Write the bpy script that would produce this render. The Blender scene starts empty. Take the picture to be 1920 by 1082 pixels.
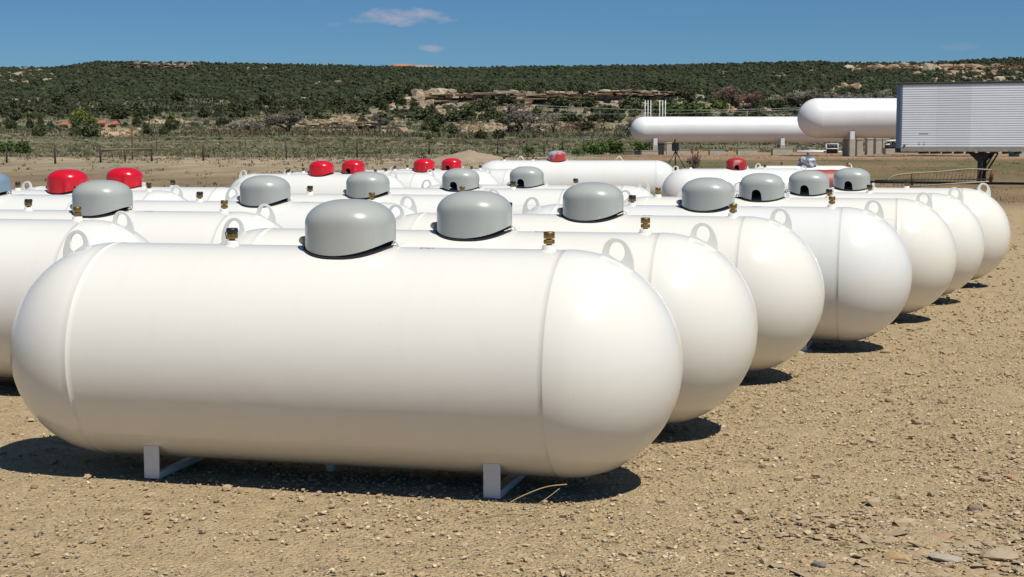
import bpy, bmesh, math, random
import numpy as np
from mathutils import Vector, Matrix
random.seed(7); RNG = np.random.default_rng(11)
PI = math.pi
scn = bpy.context.scene
C = scn.collection

# ------------------------------------------------------------------ camera
F = 2832.97
CP = np.array([2.3454, -6.1425, 1.4335])
RV = np.array([0.96949, 0.245129, -0.000427]); UV = np.array([-0.022629, 0.091232, 0.995573]); FV = np.array([-0.244082, 0.965188, -0.093996])
cam = bpy.data.cameras.new('camera'); co = bpy.data.objects.new('camera', cam); C.objects.link(co)
M = Matrix(((RV[0], UV[0], -FV[0], CP[0]), (RV[1], UV[1], -FV[1], CP[1]), (RV[2], UV[2], -FV[2], CP[2]), (0, 0, 0, 1)))
co.matrix_world = M
cam.sensor_width = 36; cam.lens = F/1920*36; cam.clip_start = .1; cam.clip_end = 9000
scn.camera = co
FH = np.array([-math.sin(.24769), math.cos(.24769)]); RH = np.array([math.cos(.24769), math.sin(.24769)])
HOR = 273.5

def xy(u, W):
    """ground position on the bearing u (photo column) at forward distance W"""
    lat = (np.asarray(u, float)-960)/F*W*1.00444
    W = np.asarray(W, float)
    return CP[0]+W*FH[0]+lat*RH[0], CP[1]+W*FH[1]+lat*RH[1]
def uw(x, y):
    dx = x-CP[0]; dy = y-CP[1]
    W = dx*FH[0]+dy*FH[1]; lat = dx*RH[0]+dy*RH[1]
    return 960+F*lat/np.maximum(W, .5)/1.00444, W
def z_at(Y, W):
    return CP[2]+(HOR-Y)*W/F

# ------------------------------------------------------------------ numpy noise
def _h(ix, iy, s):
    v = (ix.astype(np.int64)*374761393+iy.astype(np.int64)*668265263+s*974634777) & 0x7fffffff
    v = (v ^ (v >> 13))*1274126177 & 0x7fffffff
    return ((v ^ (v >> 16)) & 0xffff)/65535.0
def vn(x, y, s=0):
    x = np.asarray(x, float); y = np.asarray(y, float)
    ix = np.floor(x); iy = np.floor(y); fx = x-ix; fy = y-iy
    fx = fx*fx*(3-2*fx); fy = fy*fy*(3-2*fy)
    a = _h(ix, iy, s); b = _h(ix+1, iy, s); c = _h(ix, iy+1, s); d = _h(ix+1, iy+1, s)
    return (a+(b-a)*fx+(c-a)*fy+(a-b-c+d)*fx*fy)*2-1
def fbm(x, y, o=4, s=0):
    t = 0; a = 1; n = 0
    for i in range(o):
        t = t+a*vn(x*2**i, y*2**i, s+i*17); n += a; a *= .5
    return t/n

# ------------------------------------------------------------------ terrain
SKYU = [-600, 0, 60, 110, 150, 190, 260, 400, 600, 690, 780, 900, 960, 1100, 1200, 1300, 1450, 1500, 1600, 1700, 1760, 1820, 1920, 2600]
SKYY = [130, 131, 131, 131, 126, 120, 120, 122, 126, 128, 131, 132, 130, 128, 127, 125, 122, 120, 123, 123, 121, 116, 113, 108]
WN = [180, 250, 330, 420, 470, 500, 530, 560, 590, 600, 607, 640, 700, 800, 900, 1000, 1100, 1200]
YA = [275, 264, 255, 246, 240, 235, 229, 224, 219, 218, 217, 212, 205, 194, 182, 168, 152, 138]
YB = [275, 265, 257, 249, 244, 238, 226, 213, 201, 196, 175, 173, 171, 168, 162, 155, 146, 137]
YC = [275, 264, 254, 244, 236, 229, 222, 215, 209, 207, 206, 202, 196, 184, 172, 160, 146, 133]
NW = [0, 50, 60, 80, 110, 140]
NZ = [0, 0, .05, .5, .75, .97]
def terrain(x, y):
    x = np.asarray(x, float); y = np.asarray(y, float)
    u, W = uw(x, y); u = np.clip(u, -600, 2600); W = np.maximum(W, 0)
    za, zb, zc = [np.interp(W, NW+WN, NZ+[z_at(Y, w) for Y, w in zip(T, WN)]) for T in (YA, YB, YC)]
    k1 = np.clip((u-660)/130, 0, 1); k2 = np.clip((u-1240)/150, 0, 1)
    z = za*(1-k1)+zb*k1; z = z*(1-k2)+zc*k2
    sk = z_at(np.interp(u, SKYU, SKYY), 1300.)
    t = np.clip((W-1200)/100, 0, 1)
    z1200 = (z_at(138, 1200)*(1-k1)+z_at(137, 1200)*k1)*(1-k2)+z_at(133, 1200)*k2
    z = np.where(W > 1200, z1200*(1-t)+sk*t, z)
    far = np.clip((W-150)/450, 0, 1)
    z = z+far*1.6*fbm(x/55, y/55, 4, 3)*np.clip(1-(W-1150)/150, .25, 1)
    mid = np.clip((W-60)/60, 0, 1)
    z = z+mid*.18*fbm(x/9, y/9, 3, 5)
    z = z-np.interp(W, [60, 80, 107, 118, 131, 150, 185, 210], [0, .06, .0, .16, .30, .28, .05, 0])*np.clip((u-1060)/90, 0, 1)
    return z
# lookup: where on bearing u does the ground show at photo row Y
UG = np.arange(-100, 2030, 10.); WG = np.concatenate([np.arange(40, 300, 2.), np.arange(300, 1320, 4.)])
gx, gy = xy(UG[:, None], WG[None, :]); YG = HOR-(terrain(gx, gy)-CP[2])*F/WG[None, :]
def hit(u, Y):
    i = int(np.clip(round((u+100)/10), 0, len(UG)-1)); r = YG[i]
    k = np.nonzero(r <= Y)[0]
    W = WG[k[0]] if len(k) else 1300.
    x, y = xy(u, W); return float(x), float(y), float(terrain(x, y)), float(W)

# ------------------------------------------------------------------ materials
def nt(name):
    m = bpy.data.materials.new(name); m.use_nodes = True
    return m, m.node_tree.nodes, m.node_tree.links, m.node_tree.nodes['Principled BSDF']
def mat(name, col, rough=.5, metal=0., var=.0, scale=8., bump=0., bscale=40., coat=0., spec=.5, randobj=0.):
    m, N, L, b = nt(name)
    b.inputs['Roughness'].default_value = rough; b.inputs['Metallic'].default_value = metal
    b.inputs['Coat Weight'].default_value = coat; b.inputs['Specular IOR Level'].default_value = spec
    b.inputs['Base Color'].default_value = (*col, 1)
    tc = N.new('ShaderNodeTexCoord')
    if var or randobj:
        n = N.new('ShaderNodeTexNoise'); n.inputs['Scale'].default_value = scale; n.inputs['Detail'].default_value = 6
        L.new(tc.outputs['Object'], n.inputs['Vector'])
        mr = N.new('ShaderNodeMapRange'); mr.inputs['From Min'].default_value = .25; mr.inputs['From Max'].default_value = .75
        mr.inputs['To Min'].default_value = 1-var; mr.inputs['To Max'].default_value = 1+var
        L.new(n.outputs['Fac'], mr.inputs['Value'])
        out = mr.outputs[0]
        if randobj:
            oi = N.new('ShaderNodeObjectInfo'); m2 = N.new('ShaderNodeMapRange')
            m2.inputs['To Min'].default_value = 1-randobj; m2.inputs['To Max'].default_value = 1+randobj
            L.new(oi.outputs['Random'], m2.inputs['Value'])
            mm = N.new('ShaderNodeMath'); mm.operation = 'MULTIPLY'; L.new(out, mm.inputs[0]); L.new(m2.outputs[0], mm.inputs[1]); out = mm.outputs[0]
        vm = N.new('ShaderNodeVectorMath'); vm.operation = 'SCALE'; vm.inputs[0].default_value = col
        L.new(out, vm.inputs['Scale']); L.new(vm.outputs[0], b.inputs['Base Color'])
    if bump:
        n2 = N.new('ShaderNodeTexNoise'); n2.inputs['Scale'].default_value = bscale; n2.inputs['Detail'].default_value = 5
        L.new(tc.outputs['Object'], n2.inputs['Vector'])
        bp = N.new('ShaderNodeBump'); bp.inputs['Strength'].default_value = bump; bp.inputs['Distance'].default_value = .02
        L.new(n2.outputs['Fac'], bp.inputs['Height']); L.new(bp.outputs[0], b.inputs['Normal'])
    return m
def mat_attr(name, rough=.9, var=.25, scale=3., bump=0., bscale=30., dist=.05, spec=.2, extra=None):
    """colour from a vertex colour layer (the thing's own colour) times fine noise"""
    m, N, L, b = nt(name)
    b.inputs['Roughness'].default_value = rough; b.inputs['Specular IOR Level'].default_value = spec
    a = N.new('ShaderNodeAttribute'); a.attribute_name = 'col'
    tc = N.new('ShaderNodeTexCoord'); n = N.new('ShaderNodeTexNoise'); n.inputs['Scale'].default_value = scale; n.inputs['Detail'].default_value = 8
    n.inputs['Roughness'].default_value = .65
    L.new(tc.outputs['Object'], n.inputs['Vector'])
    mr = N.new('ShaderNodeMapRange'); mr.inputs['From Min'].default_value = .28; mr.inputs['From Max'].default_value = .72
    mr.inputs['To Min'].default_value = 1-var; mr.inputs['To Max'].default_value = 1+var
    L.new(n.outputs['Fac'], mr.inputs['Value'])
    vm = N.new('ShaderNodeVectorMath'); vm.operation = 'SCALE'; L.new(a.outputs['Color'], vm.inputs[0]); L.new(mr.outputs[0], vm.inputs['Scale'])
    L.new(vm.outputs[0], b.inputs['Base Color'])
    if bump:
        n2 = N.new('ShaderNodeTexNoise'); n2.inputs['Scale'].default_value = bscale; n2.inputs['Detail'].default_value = 8
        L.new(tc.outputs['Object'], n2.inputs['Vector'])
        bp = N.new('ShaderNodeBump'); bp.inputs['Strength'].default_value = bump; bp.inputs['Distance'].default_value = dist
        L.new(n2.outputs['Fac'], bp.inputs['Height']); L.new(bp.outputs[0], b.inputs['Normal'])
    return m

def paint_white():
    m, N, L, b = nt('white_tank_paint')
    b.inputs['Specular IOR Level'].default_value = .5
    tc = N.new('ShaderNodeTexCoord'); oi = N.new('ShaderNodeObjectInfo')
    ad = N.new('ShaderNodeVectorMath'); ad.operation = 'ADD'; L.new(tc.outputs['Object'], ad.inputs[0])
    sc = N.new('ShaderNodeVectorMath'); sc.operation = 'SCALE'; sc.inputs[0].default_value = (13, 7, 5); L.new(oi.outputs['Random'], sc.inputs['Scale']); L.new(sc.outputs[0], ad.inputs[1])
    # faint dust films and grubby streaks of the paint itself
    n = N.new('ShaderNodeTexNoise'); n.inputs['Scale'].default_value = 1.7; n.inputs['Detail'].default_value = 7; L.new(ad.outputs[0], n.inputs['Vector'])
    cr = N.new('ShaderNodeMapRange'); cr.inputs['From Min'].default_value = .5; cr.inputs['From Max'].default_value = .8; L.new(n.outputs['Fac'], cr.inputs['Value'])
    cr.inputs['To Max'].default_value = .22
    mx = N.new('ShaderNodeMix'); mx.data_type = 'RGBA'; mx.inputs['A'].default_value = (.81, .795, .75, 1); mx.inputs['B'].default_value = (.72, .67, .59, 1)
    L.new(cr.outputs[0], mx.inputs['Factor'])
    n3 = N.new('ShaderNodeTexNoise'); n3.inputs['Scale'].default_value = 60; n3.inputs['Detail'].default_value = 4; L.new(ad.outputs[0], n3.inputs['Vector'])
    c3 = N.new('ShaderNodeMapRange'); c3.inputs['From Min'].default_value = .74; c3.inputs['From Max'].default_value = .78; c3.inputs['To Max'].default_value = .35; L.new(n3.outputs['Fac'], c3.inputs['Value'])
    mx2 = N.new('ShaderNodeMix'); mx2.data_type = 'RGBA'; mx2.inputs['B'].default_value = (.4, .35, .29, 1); L.new(mx.outputs['Result'], mx2.inputs['A']); L.new(c3.outputs[0], mx2.inputs['Factor'])
    mt = N.new('ShaderNodeMix'); mt.data_type = 'RGBA'; mt.blend_type = 'MULTIPLY'; mt.inputs['Factor'].default_value = 1; L.new(mx2.outputs['Result'], mt.inputs['A']); L.new(oi.outputs['Color'], mt.inputs['B'])
    # runs of washed dust down the flank
    mpg = N.new('ShaderNodeMapping'); mpg.inputs['Scale'].default_value = (9, 1.2, 1.2); L.new(ad.outputs[0], mpg.inputs[0])
    n4 = N.new('ShaderNodeTexNoise'); n4.inputs['Scale'].default_value = 1.6; n4.inputs['Detail'].default_value = 6; L.new(mpg.outputs[0], n4.inputs['Vector'])
    c4 = N.new('ShaderNodeMapRange'); c4.inputs['From Min'].default_value = .52; c4.inputs['From Max'].default_value = .75; c4.inputs['To Max'].default_value = .10; L.new(n4.outputs['Fac'], c4.inputs['Value'])
    m5 = N.new('ShaderNodeMix'); m5.data_type = 'RGBA'; m5.inputs['B'].default_value = (.68, .63, .54, 1); L.new(mt.outputs['Result'], m5.inputs['A']); L.new(c4.outputs[0], m5.inputs['Factor'])
    L.new(m5.outputs['Result'], b.inputs['Base Color'])
    rr = N.new('ShaderNodeMapRange'); rr.inputs['To Min'].default_value = .12; rr.inputs['To Max'].default_value = .24; L.new(n.outputs['Fac'], rr.inputs['Value']); L.new(rr.outputs[0], b.inputs['Roughness'])
    n2 = N.new('ShaderNodeTexNoise'); n2.inputs['Scale'].default_value = 3.2; n2.inputs['Detail'].default_value = 3; L.new(ad.outputs[0], n2.inputs['Vector'])
    bp = N.new('ShaderNodeBump'); bp.inputs['Strength'].default_value = .12; bp.inputs['Distance'].default_value = .02
    L.new(n2.outputs['Fac'], bp.inputs['Height']); L.new(bp.outputs[0], b.inputs['Normal'])
    return m
def paint_two_tone():
    m, N, L, b = nt('maroon_and_white_tank_paint')
    tc = N.new('ShaderNodeTexCoord'); sp = N.new('ShaderNodeSeparateXYZ'); L.new(tc.outputs['Object'], sp.inputs[0])
    n = N.new('ShaderNodeTexNoise'); n.inputs['Scale'].default_value = 5; n.inputs['Detail'].default_value = 6; L.new(tc.outputs['Object'], n.inputs['Vector'])
    a = N.new('ShaderNodeMath'); a.operation = 'MULTIPLY_ADD'; a.inputs[1].default_value = .02; L.new(n.outputs['Fac'], a.inputs[0]); L.new(sp.outputs['Z'], a.inputs[2])
    g = N.new('ShaderNodeMath'); g.operation = 'GREATER_THAN'; g.inputs[1].default_value = .93; L.new(a.outputs[0], g.inputs[0])
    mx = N.new('ShaderNodeMix'); mx.data_type = 'RGBA'; mx.inputs['A'].default_value = (.30, .045, .03, 1); mx.inputs['B'].default_value = (.8, .79, .76, 1)
    L.new(g.outputs[0], mx.inputs['Factor']); L.new(mx.outputs['Result'], b.inputs['Base Color']); b.inputs['Roughness'].default_value = .45
    return m
def patchy(name, a, bcol, scale, lo, hi, rough=.45):
    m, N, L, b = nt(name)
    tc = N.new('ShaderNodeTexCoord'); n = N.new('ShaderNodeTexNoise'); n.inputs['Scale'].default_value = scale; n.inputs['Detail'].default_value = 7
    L.new(tc.outputs['Object'], n.inputs['Vector'])
    mr = N.new('ShaderNodeMapRange'); mr.inputs['From Min'].default_value = lo; mr.inputs['From Max'].default_value = hi; L.new(n.outputs['Fac'], mr.inputs['Value'])
    mx = N.new('ShaderNodeMix'); mx.data_type = 'RGBA'; mx.inputs['A'].default_value = (*a, 1); mx.inputs['B'].default_value = (*bcol, 1)
    L.new(mr.outputs[0], mx.inputs['Factor']); L.new(mx.outputs['Result'], b.inputs['Base Color']); b.inputs['Roughness'].default_value = rough
    return m
MT = dict(
    storage=mat('white_storage_tank_paint', (.76, .765, .775), .45, var=.05, scale=.6),
    white=paint_white(), twotone=paint_two_tone(),
    lug=mat('white_lug_paint', (.82, .82, .78), .4, var=.05),
    legw=mat('white_leg_paint', (.74, .73, .72), .45, var=.08, scale=12),
    grey=mat('grey_hood_paint', (.415, .43, .40), .33, var=.05, scale=5, coat=.25),
    bluegrey=mat('blue_grey_hood_paint', (.20, .29, .36), .35, var=.06, scale=6, coat=.2),
    red=mat('red_hood_paint', (.66, .008, .022), .25, var=.08, scale=5, coat=.35),
    oldred=patchy('worn_red_hood_paint', (.42, .02, .018), (.45, .42, .4), 3.0, .52, .62),
    greyred=patchy('grey_hood_with_red_patch', (.33, .37, .45), (.5, .05, .05), 2.3, .5, .56),
    silver=patchy('scratched_silver_hood', (.13, .15, .20), (.6, .6, .62), 14, .48, .6, .4),
    rubber=mat('black_gasket', (.012, .013, .016), .6),
    brass=mat('brass', (.30, .20, .075), .5, metal=1., var=.25, scale=30),
    bronze=mat('dull_bronze', (.17, .11, .05), .5, metal=1., var=.3, scale=30),
    black=mat('black_plastic_and_hood_shade', (.014, .014, .014), .45),
    galv=mat('dull_zinc', (.42, .43, .43), .45, metal=.7, var=.15, scale=20),
    ink=mat('dark_blue_ink', (.03, .04, .14), .5),
    conc=mat('concrete', (.45, .41, .33), .9, var=.15, scale=3, bump=.3, bscale=12),
    wood=mat('weathered_wood', (.17, .13, .09), .85, var=.3, scale=6),
    darkwood=mat('dark_post_wood', (.055, .045, .035), .9, var=.3, scale=6),
    rust=mat('rusty_steel', (.16, .075, .04), .8, var=.35, scale=8),
    darksteel=mat('dark_painted_steel', (.035, .035, .045), .5, var=.3, scale=8),
    palebar=mat('pale_dusty_steel_bar', (.38, .31, .23), .7, var=.2, scale=6),
    alum=None,
    capmet=mat('grey_roof_rail', (.16, .16, .15), .5, var=.2),
    botrail=mat('dusty_bottom_rail', (.40, .38, .33), .6, var=.15, scale=6),
    bluecorner=mat('blue_grey_corner_panel', (.22, .29, .38), .35, metal=.4, var=.1),
    blackt=mat('tyre_rubber', (.02, .02, .02), .8),
    twig=mat('dry_pale_stem', (.40, .29, .16), .7, var=.25, scale=20),
    bark=mat('grey_brown_bark', (.12, .095, .075), .9, var=.3, scale=3),
    twigs=mat('bare_grey_twigs', (.21, .185, .155), .9, var=.2, scale=1, randobj=.15),
    twigsred=mat('bare_reddish_twigs', (.24, .15, .125), .9, var=.2, scale=1, randobj=.1),
    twigspale=mat('bare_pale_twigs', (.36, .33, .25), .9, var=.2, scale=1, randobj=.15),
    juniper=mat('juniper_foliage', (.074, .088, .040), .8, var=.5, scale=1.4, spec=.2, randobj=.4),
    bush=mat('green_bush_foliage', (.085, .13, .035), .8, var=.45, scale=3, spec=.2, randobj=.2),
    limetree=mat('lime_green_foliage', (.16, .18, .045), .8, var=.35, scale=1, spec=.2),
    adobe=mat('adobe_wall', (.52, .36, .22), .9, var=.1),
    tile=mat('orange_roof_tile', (.36, .13, .08), .8, var=.2, scale=3),
    glass=mat('dark_window_glass', (.03, .035, .04), .1),
    dirt=mat('dumped_dirt', (.33, .25, .17), .95, var=.2, scale=2, bump=.8, bscale=5),
    whitepipe=mat('white_pipe_paint', (.75, .75, .73), .5),
    redrock=mat('red_sandstone', (.42, .20, .12), .9, var=.2, scale=.05),
    redlens=mat('red_lamp_lens', (.35, .01, .01), .3),
)
def trailer_skin():
    m, N, L, b = nt('ribbed_aluminium_panel')
    tc = N.new('ShaderNodeTexCoord'); sp = N.new('ShaderNodeSeparateXYZ'); L.new(tc.outputs['Object'], sp.inputs[0])
    d = N.new('ShaderNodeMath'); d.operation = 'MULTIPLY'; d.inputs[1].default_value = 1/1.22; L.new(sp.outputs['X'], d.inputs[0])
    f = N.new('ShaderNodeMath'); f.operation = 'FLOOR'; L.new(d.outputs[0], f.inputs[0])
    w = N.new('ShaderNodeTexWhiteNoise'); w.noise_dimensions = '1D'; L.new(f.outputs[0], w.inputs['W'])  # per-panel tone: each panel's differing reflection is put into the colour
    n = N.new('ShaderNodeTexNoise'); n.inputs['Scale'].default_value = 1.5; n.inputs['Detail'].default_value = 6; L.new(tc.outputs['Object'], n.inputs['Vector'])
    s = N.new('ShaderNodeMath'); s.operation = 'ADD'; L.new(w.outputs['Value'], s.inputs[0]); L.new(n.outputs['Fac'], s.inputs[1])
    mr = N.new('ShaderNodeMapRange'); mr.inputs['From Max'].default_value = 2; mr.inputs['To Min'].default_value = .86; mr.inputs['To Max'].default_value = 1.14; L.new(s.outputs[0], mr.inputs['Value'])
    vm = N.new('ShaderNodeVectorMath'); vm.operation = 'SCALE'; vm.inputs[0].default_value = (.88, .90, .93); L.new(mr.outputs[0], vm.inputs['Scale'])
    L.new(vm.outputs[0], b.inputs['Base Color']); b.inputs['Roughness'].default_value = .38
    return m
MT['alum'] = trailer_skin()

# ------------------------------------------------------------------ mesh builders
class MB:
    def __init__(s): s.v = []; s.f = []; s.smooth = []
    def add(s, vs, fs, smooth=False):
        o = len(s.v); s.v += [tuple(map(float, v)) for v in vs]; s.f += [tuple(i+o for i in f) for f in fs]; s.smooth += [smooth]*len(fs); return s
    def box(s, x0, x1, y0, y1, z0, z1, M_=None):
        vs = [(x, y, z) for z in (z0, z1) for y in (y0, y1) for x in (x0, x1)]
        if M_ is not None: vs = [M_ @ Vector(v) for v in vs]
        return s.add(vs, [(0, 2, 3, 1), (4, 5, 7, 6), (0, 1, 5, 4), (2, 6, 7, 3), (0, 4, 6, 2), (1, 3, 7, 5)])
    def lathe(s, prof, n=32, M_=None, smooth=True, phase=0):
        """profile of (r, z) turned about z; M_ places it"""
        vs = []; fs = []
        for r, z in prof:
            for k in range(n):
                a = 2*PI*k/n+phase; vs.append(Vector((r*math.cos(a), r*math.sin(a), z)))
        for j in range(len(prof)-1):
            for k in range(n):
                k2 = (k+1) % n; fs.append((j*n+k, j*n+k2, (j+1)*n+k2, (j+1)*n+k))
        if prof[0][0] > 1e-5: fs.append(tuple(reversed(range(n))))
        if prof[-1][0] > 1e-5: fs.append(tuple((len(prof)-1)*n+k for k in range(n)))
        if M_ is not None: vs = [M_ @ v for v in vs]
        return s.add(vs, fs, smooth)
    def tube(s, pts, rad, n=6, smooth=True):
        pts = [Vector(p) for p in pts]; rad = rad if isinstance(rad, (list, tuple)) else [rad]*len(pts)
        vs = []; fs = []
        t0 = (pts[1]-pts[0]).normalized(); a = t0.cross(Vector((0, 0, 1)))
        if a.length < .1: a = t0.cross(Vector((1, 0, 0)))
        a.normalize()
        for i, p in enumerate(pts):
            t = (pts[min(i+1, len(pts)-1)]-pts[max(i-1, 0)]).normalized(); a = (a-t*a.dot(t)).normalized(); b = t.cross(a)
            for k in range(n):
                an = 2*PI*k/n; vs.append(p+(a*math.cos(an)+b*math.sin(an))*rad[i])
        for j in range(len(pts)-1):
            for k in range(n):
                k2 = (k+1) % n; fs.append((j*n+k, j*n+k2, (j+1)*n+k2, (j+1)*n+k))
        fs.append(tuple(reversed(range(n)))); fs.append(tuple((len(pts)-1)*n+k for k in range(n)))
        return s.add(vs, fs, smooth)
    def build(s, name, m, parent=None, loc=None, bevel=0):
        me = bpy.data.meshes.new(name); me.from_pydata(s.v, [], s.f); me.polygons.foreach_set('use_smooth', s.smooth); me.materials.append(m); me.update()
        o = bpy.data.objects.new(name, me); C.objects.link(o)
        if parent is not None: o.parent = parent
        if loc is not None: o.location = loc
        if bevel:
            bv = o.modifiers.new('bevel', 'BEVEL'); bv.width = bevel; bv.segments = 2; bv.limit_method = 'ANGLE'
        return o
def np_mesh(name, V, Fc, m, cols=None, parent=None, smooth=False):
    """V (n,3), Fc (k,3 or 4) ints, cols per vertex (n,3)"""
    me = bpy.data.meshes.new(name); k = Fc.shape[1]
    me.vertices.add(len(V)); me.vertices.foreach_set('co', np.ascontiguousarray(V, dtype=np.float32).ravel())
    me.loops.add(Fc.size); me.loops.foreach_set('vertex_index', np.ascontiguousarray(Fc, dtype=np.int32).ravel())
    me.polygons.add(len(Fc)); me.polygons.foreach_set('loop_start', np.arange(0, Fc.size, k, dtype=np.int32))
    me.polygons.foreach_set('loop_total', np.full(len(Fc), k, dtype=np.int32))
    me.polygons.foreach_set('use_smooth', np.full(len(Fc), smooth))
    me.update(calc_edges=True); me.validate()
    if cols is not None:
        ca = me.color_attributes.new('col', 'FLOAT_COLOR', 'POINT'); c4 = np.ones((len(V), 4), np.float32); c4[:, :3] = cols
        ca.data.foreach_set('color', c4.ravel())
    me.materials.append(m)
    o = bpy.data.objects.new(name, me); C.objects.link(o)
    if parent is not None: o.parent = parent
    return o
def tag(o, label, cat=None, group=None, kind=None):
    if label: o['label'] = label
    if cat: o['category'] = cat
    if group: o['group'] = group
    if kind: o['kind'] = kind
    return o
def empty(name, loc=(0, 0, 0), rz=0):
    o = bpy.data.objects.new(name, None); C.objects.link(o); o.location = loc; o.rotation_euler = (0, 0, rz); o.empty_display_size = .2
    return o
def copy_tree(o, parent=None):
    c = o.copy(); C.objects.link(c); c.parent = parent
    for ch in list(o.children): copy_tree(ch, c)
    return c

# ------------------------------------------------------------------ sky and sun
SUN = Vector((.385, -.300, .873)).normalized()
el = math.asin(SUN.z); az = math.atan2(SUN.x, SUN.y)
w = bpy.data.worlds.new('World'); scn.world = w; w.use_nodes = True
N = w.node_tree.nodes; L = w.node_tree.links; bg = N['Background']
sky = N.new('ShaderNodeTexSky'); sky.sky_type = 'NISHITA'; sky.sun_disc = False; sky.sun_elevation = el; sky.sun_rotation = az
sky.air_density = 1.0; sky.dust_density = .15; sky.ozone_density = 3.0; sky.altitude = 1700
def cloud_mask(geo, px, py, rx, ry, noise, thr=.0):
    """soft puff around one direction of the sky, shaped by noise"""
    d = FV+RV*(px-960)/F-UV*(py-541)/F; d = d/np.linalg.norm(d)
    r = RH[0], RH[1], 0.; r = np.array(r); r = r-d*(r@d); r /= np.linalg.norm(r); up = np.cross(r, d)
    def dot(v, s):
        n = N.new('ShaderNodeVectorMath'); n.operation = 'DOT_PRODUCT'; n.inputs[1].default_value = tuple(v); L.new(geo, n.inputs[0])
        m = N.new('ShaderNodeMath'); m.operation = 'MULTIPLY'; m.inputs[1].default_value = s; L.new(n.outputs['Value'], m.inputs[0]); return m.outputs[0]
    a = dot(r, F/rx); b = dot(up, F/ry); c = dot(d, 1)
    def mth(op, x, y, z=None):
        m = N.new('ShaderNodeMath'); m.operation = op
        for i, q in enumerate((x, y, z)):
            if q is None: continue
            if isinstance(q, (int, float)): m.inputs[i].default_value = q
            else: L.new(q, m.inputs[i])
        return m.outputs[0]
    rr = mth('ADD', mth('MULTIPLY', a, a), mth('MULTIPLY', b, b))
    v = mth('SUBTRACT', 1.0, rr)
    v = mth('MULTIPLY_ADD', mth('SUBTRACT', noise, .5), 3.2, v)
    mr = N.new('ShaderNodeMapRange'); mr.inputs['From Min'].default_value = .15+thr; mr.inputs['From Max'].default_value = 1.1+thr; L.new(v, mr.inputs['Value'])
    front = mth('GREATER_THAN', c, .9)
    return mth('MULTIPLY', mr.outputs[0], front)
tcw = N.new('ShaderNodeTexCoord'); gen = tcw.outputs['Generated']
mp = N.new('ShaderNodeMapping'); mp.inputs['Scale'].default_value = (55, 55, 150); L.new(gen, mp.inputs[0])
cn = N.new('ShaderNodeTexNoise'); cn.inputs['Scale'].default_value = 1.; cn.inputs['Detail'].default_value = 7; cn.inputs['Roughness'].default_value = .6; L.new(mp.outputs[0], cn.inputs['Vector'])
mk = None
for args, amt in (((755, 32, 100, 17), .62), ((806, 90, 30, 8, ), .42), ((700, 37, 50, 10), .25), ((1795, 88, 40, 8), .12), ((628, 46, 18, 6), .15)):
    q = cloud_mask(gen, *args, cn.outputs['Fac'])
    s = N.new('ShaderNodeMath'); s.operation = 'MULTIPLY'; s.inputs[1].default_value = amt; L.new(q, s.inputs[0])
    if mk is None: mk = s.outputs[0]
    else:
        x_ = N.new('ShaderNodeMath'); x_.operation = 'MAXIMUM'; L.new(mk, x_.inputs[0]); L.new(s.outputs[0], x_.inputs[1]); mk = x_.outputs[0]
tint = N.new('ShaderNodeMix'); tint.data_type = 'RGBA'; tint.blend_type = 'MULTIPLY'; tint.inputs['Factor'].default_value = 1.
SKY_TINT = (.60, .96, 1.28, 1); tint.inputs['B'].default_value = SKY_TINT; L.new(sky.outputs[0], tint.inputs['A'])
mxw = N.new('ShaderNodeMix'); mxw.data_type = 'RGBA'; L.new(tint.outputs['Result'], mxw.inputs['A']); mxw.inputs['B'].default_value = (9.0, 8.6, 10.2, 1); L.new(mk, mxw.inputs['Factor'])
L.new(mxw.outputs['Result'], bg.inputs[0]); bg.inputs[1].default_value = .05
sl = bpy.data.lights.new('sun', 'SUN'); sl.energy = 4.4; sl.angle = math.radians(.53); sl.color = (1., .965, .87)
so = bpy.data.objects.new('sun', sl); C.objects.link(so); so.rotation_euler = SUN.to_track_quat('Z', 'Y').to_euler(); so.location = (5, -5, 30)
scn.view_settings.view_transform = 'Standard'; scn.view_settings.look = 'None'; scn.view_settings.exposure = 0; scn.view_settings.gamma = 1
scn.cycles.max_bounces = 6; scn.cycles.diffuse_bounces = 1; scn.cycles.glossy_bounces = 3

# ------------------------------------------------------------------ ground and hills
def patches(u, Y, base):
    """places where the soil has another colour: pale cuts, tan mounds, red twiggy flats"""
    P = [(222, 249, 55, 10, (.52, .36, .22)), (320, 229, 50, 4, (.46, .36, .25)), (660, 232, 60, 14, (.44, .33, .22)), (580, 232, 45, 4, (.42, .32, .22)), (810, 238, 10, 16, (.34, .22, .15)),
         (900, 240, 50, 9, (.44, .33, .2)), (460, 243, 75, 5, (.20, .14, .11)), (640, 253, 95, 6, (.17, .10, .075)), (1060, 236, 90, 16, (.26, .19, .13)), (1385, 205, 60, 7, (.42, .28, .18)),
         (1580, 167, 28, 4, (.5, .37, .25)), (60, 146, 55, 14, (.32, .24, .15)), (310, 125, 60, 5, (.30, .22, .16)), (1700, 131, 140, 6, (.46, .31, .2)), (1800, 150, 70, 16, (.36, .26, .18)),
         (880, 195, 130, 24, (.38, .29, .21)), (1130, 187, 140, 15, (.38, .29, .21)), (760, 125.5, 100, 4, (.34, .26, .19)), (330, 200, 90, 18, (.10, .105, .075)), (60, 190, 40, 5, (.26, .2, .15))]
    n = fbm(u/25, Y/9, 3, 77)
    c = base.copy()
    for pu, pY, ru, rY, col in P:
        k = np.clip(1.6*(1.15-((u-pu)/ru)**2-((Y-pY)/rY)**2+.8*n), 0, 1)[..., None]
        c = c*(1-k)+np.array(col)*k
    return c
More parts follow.
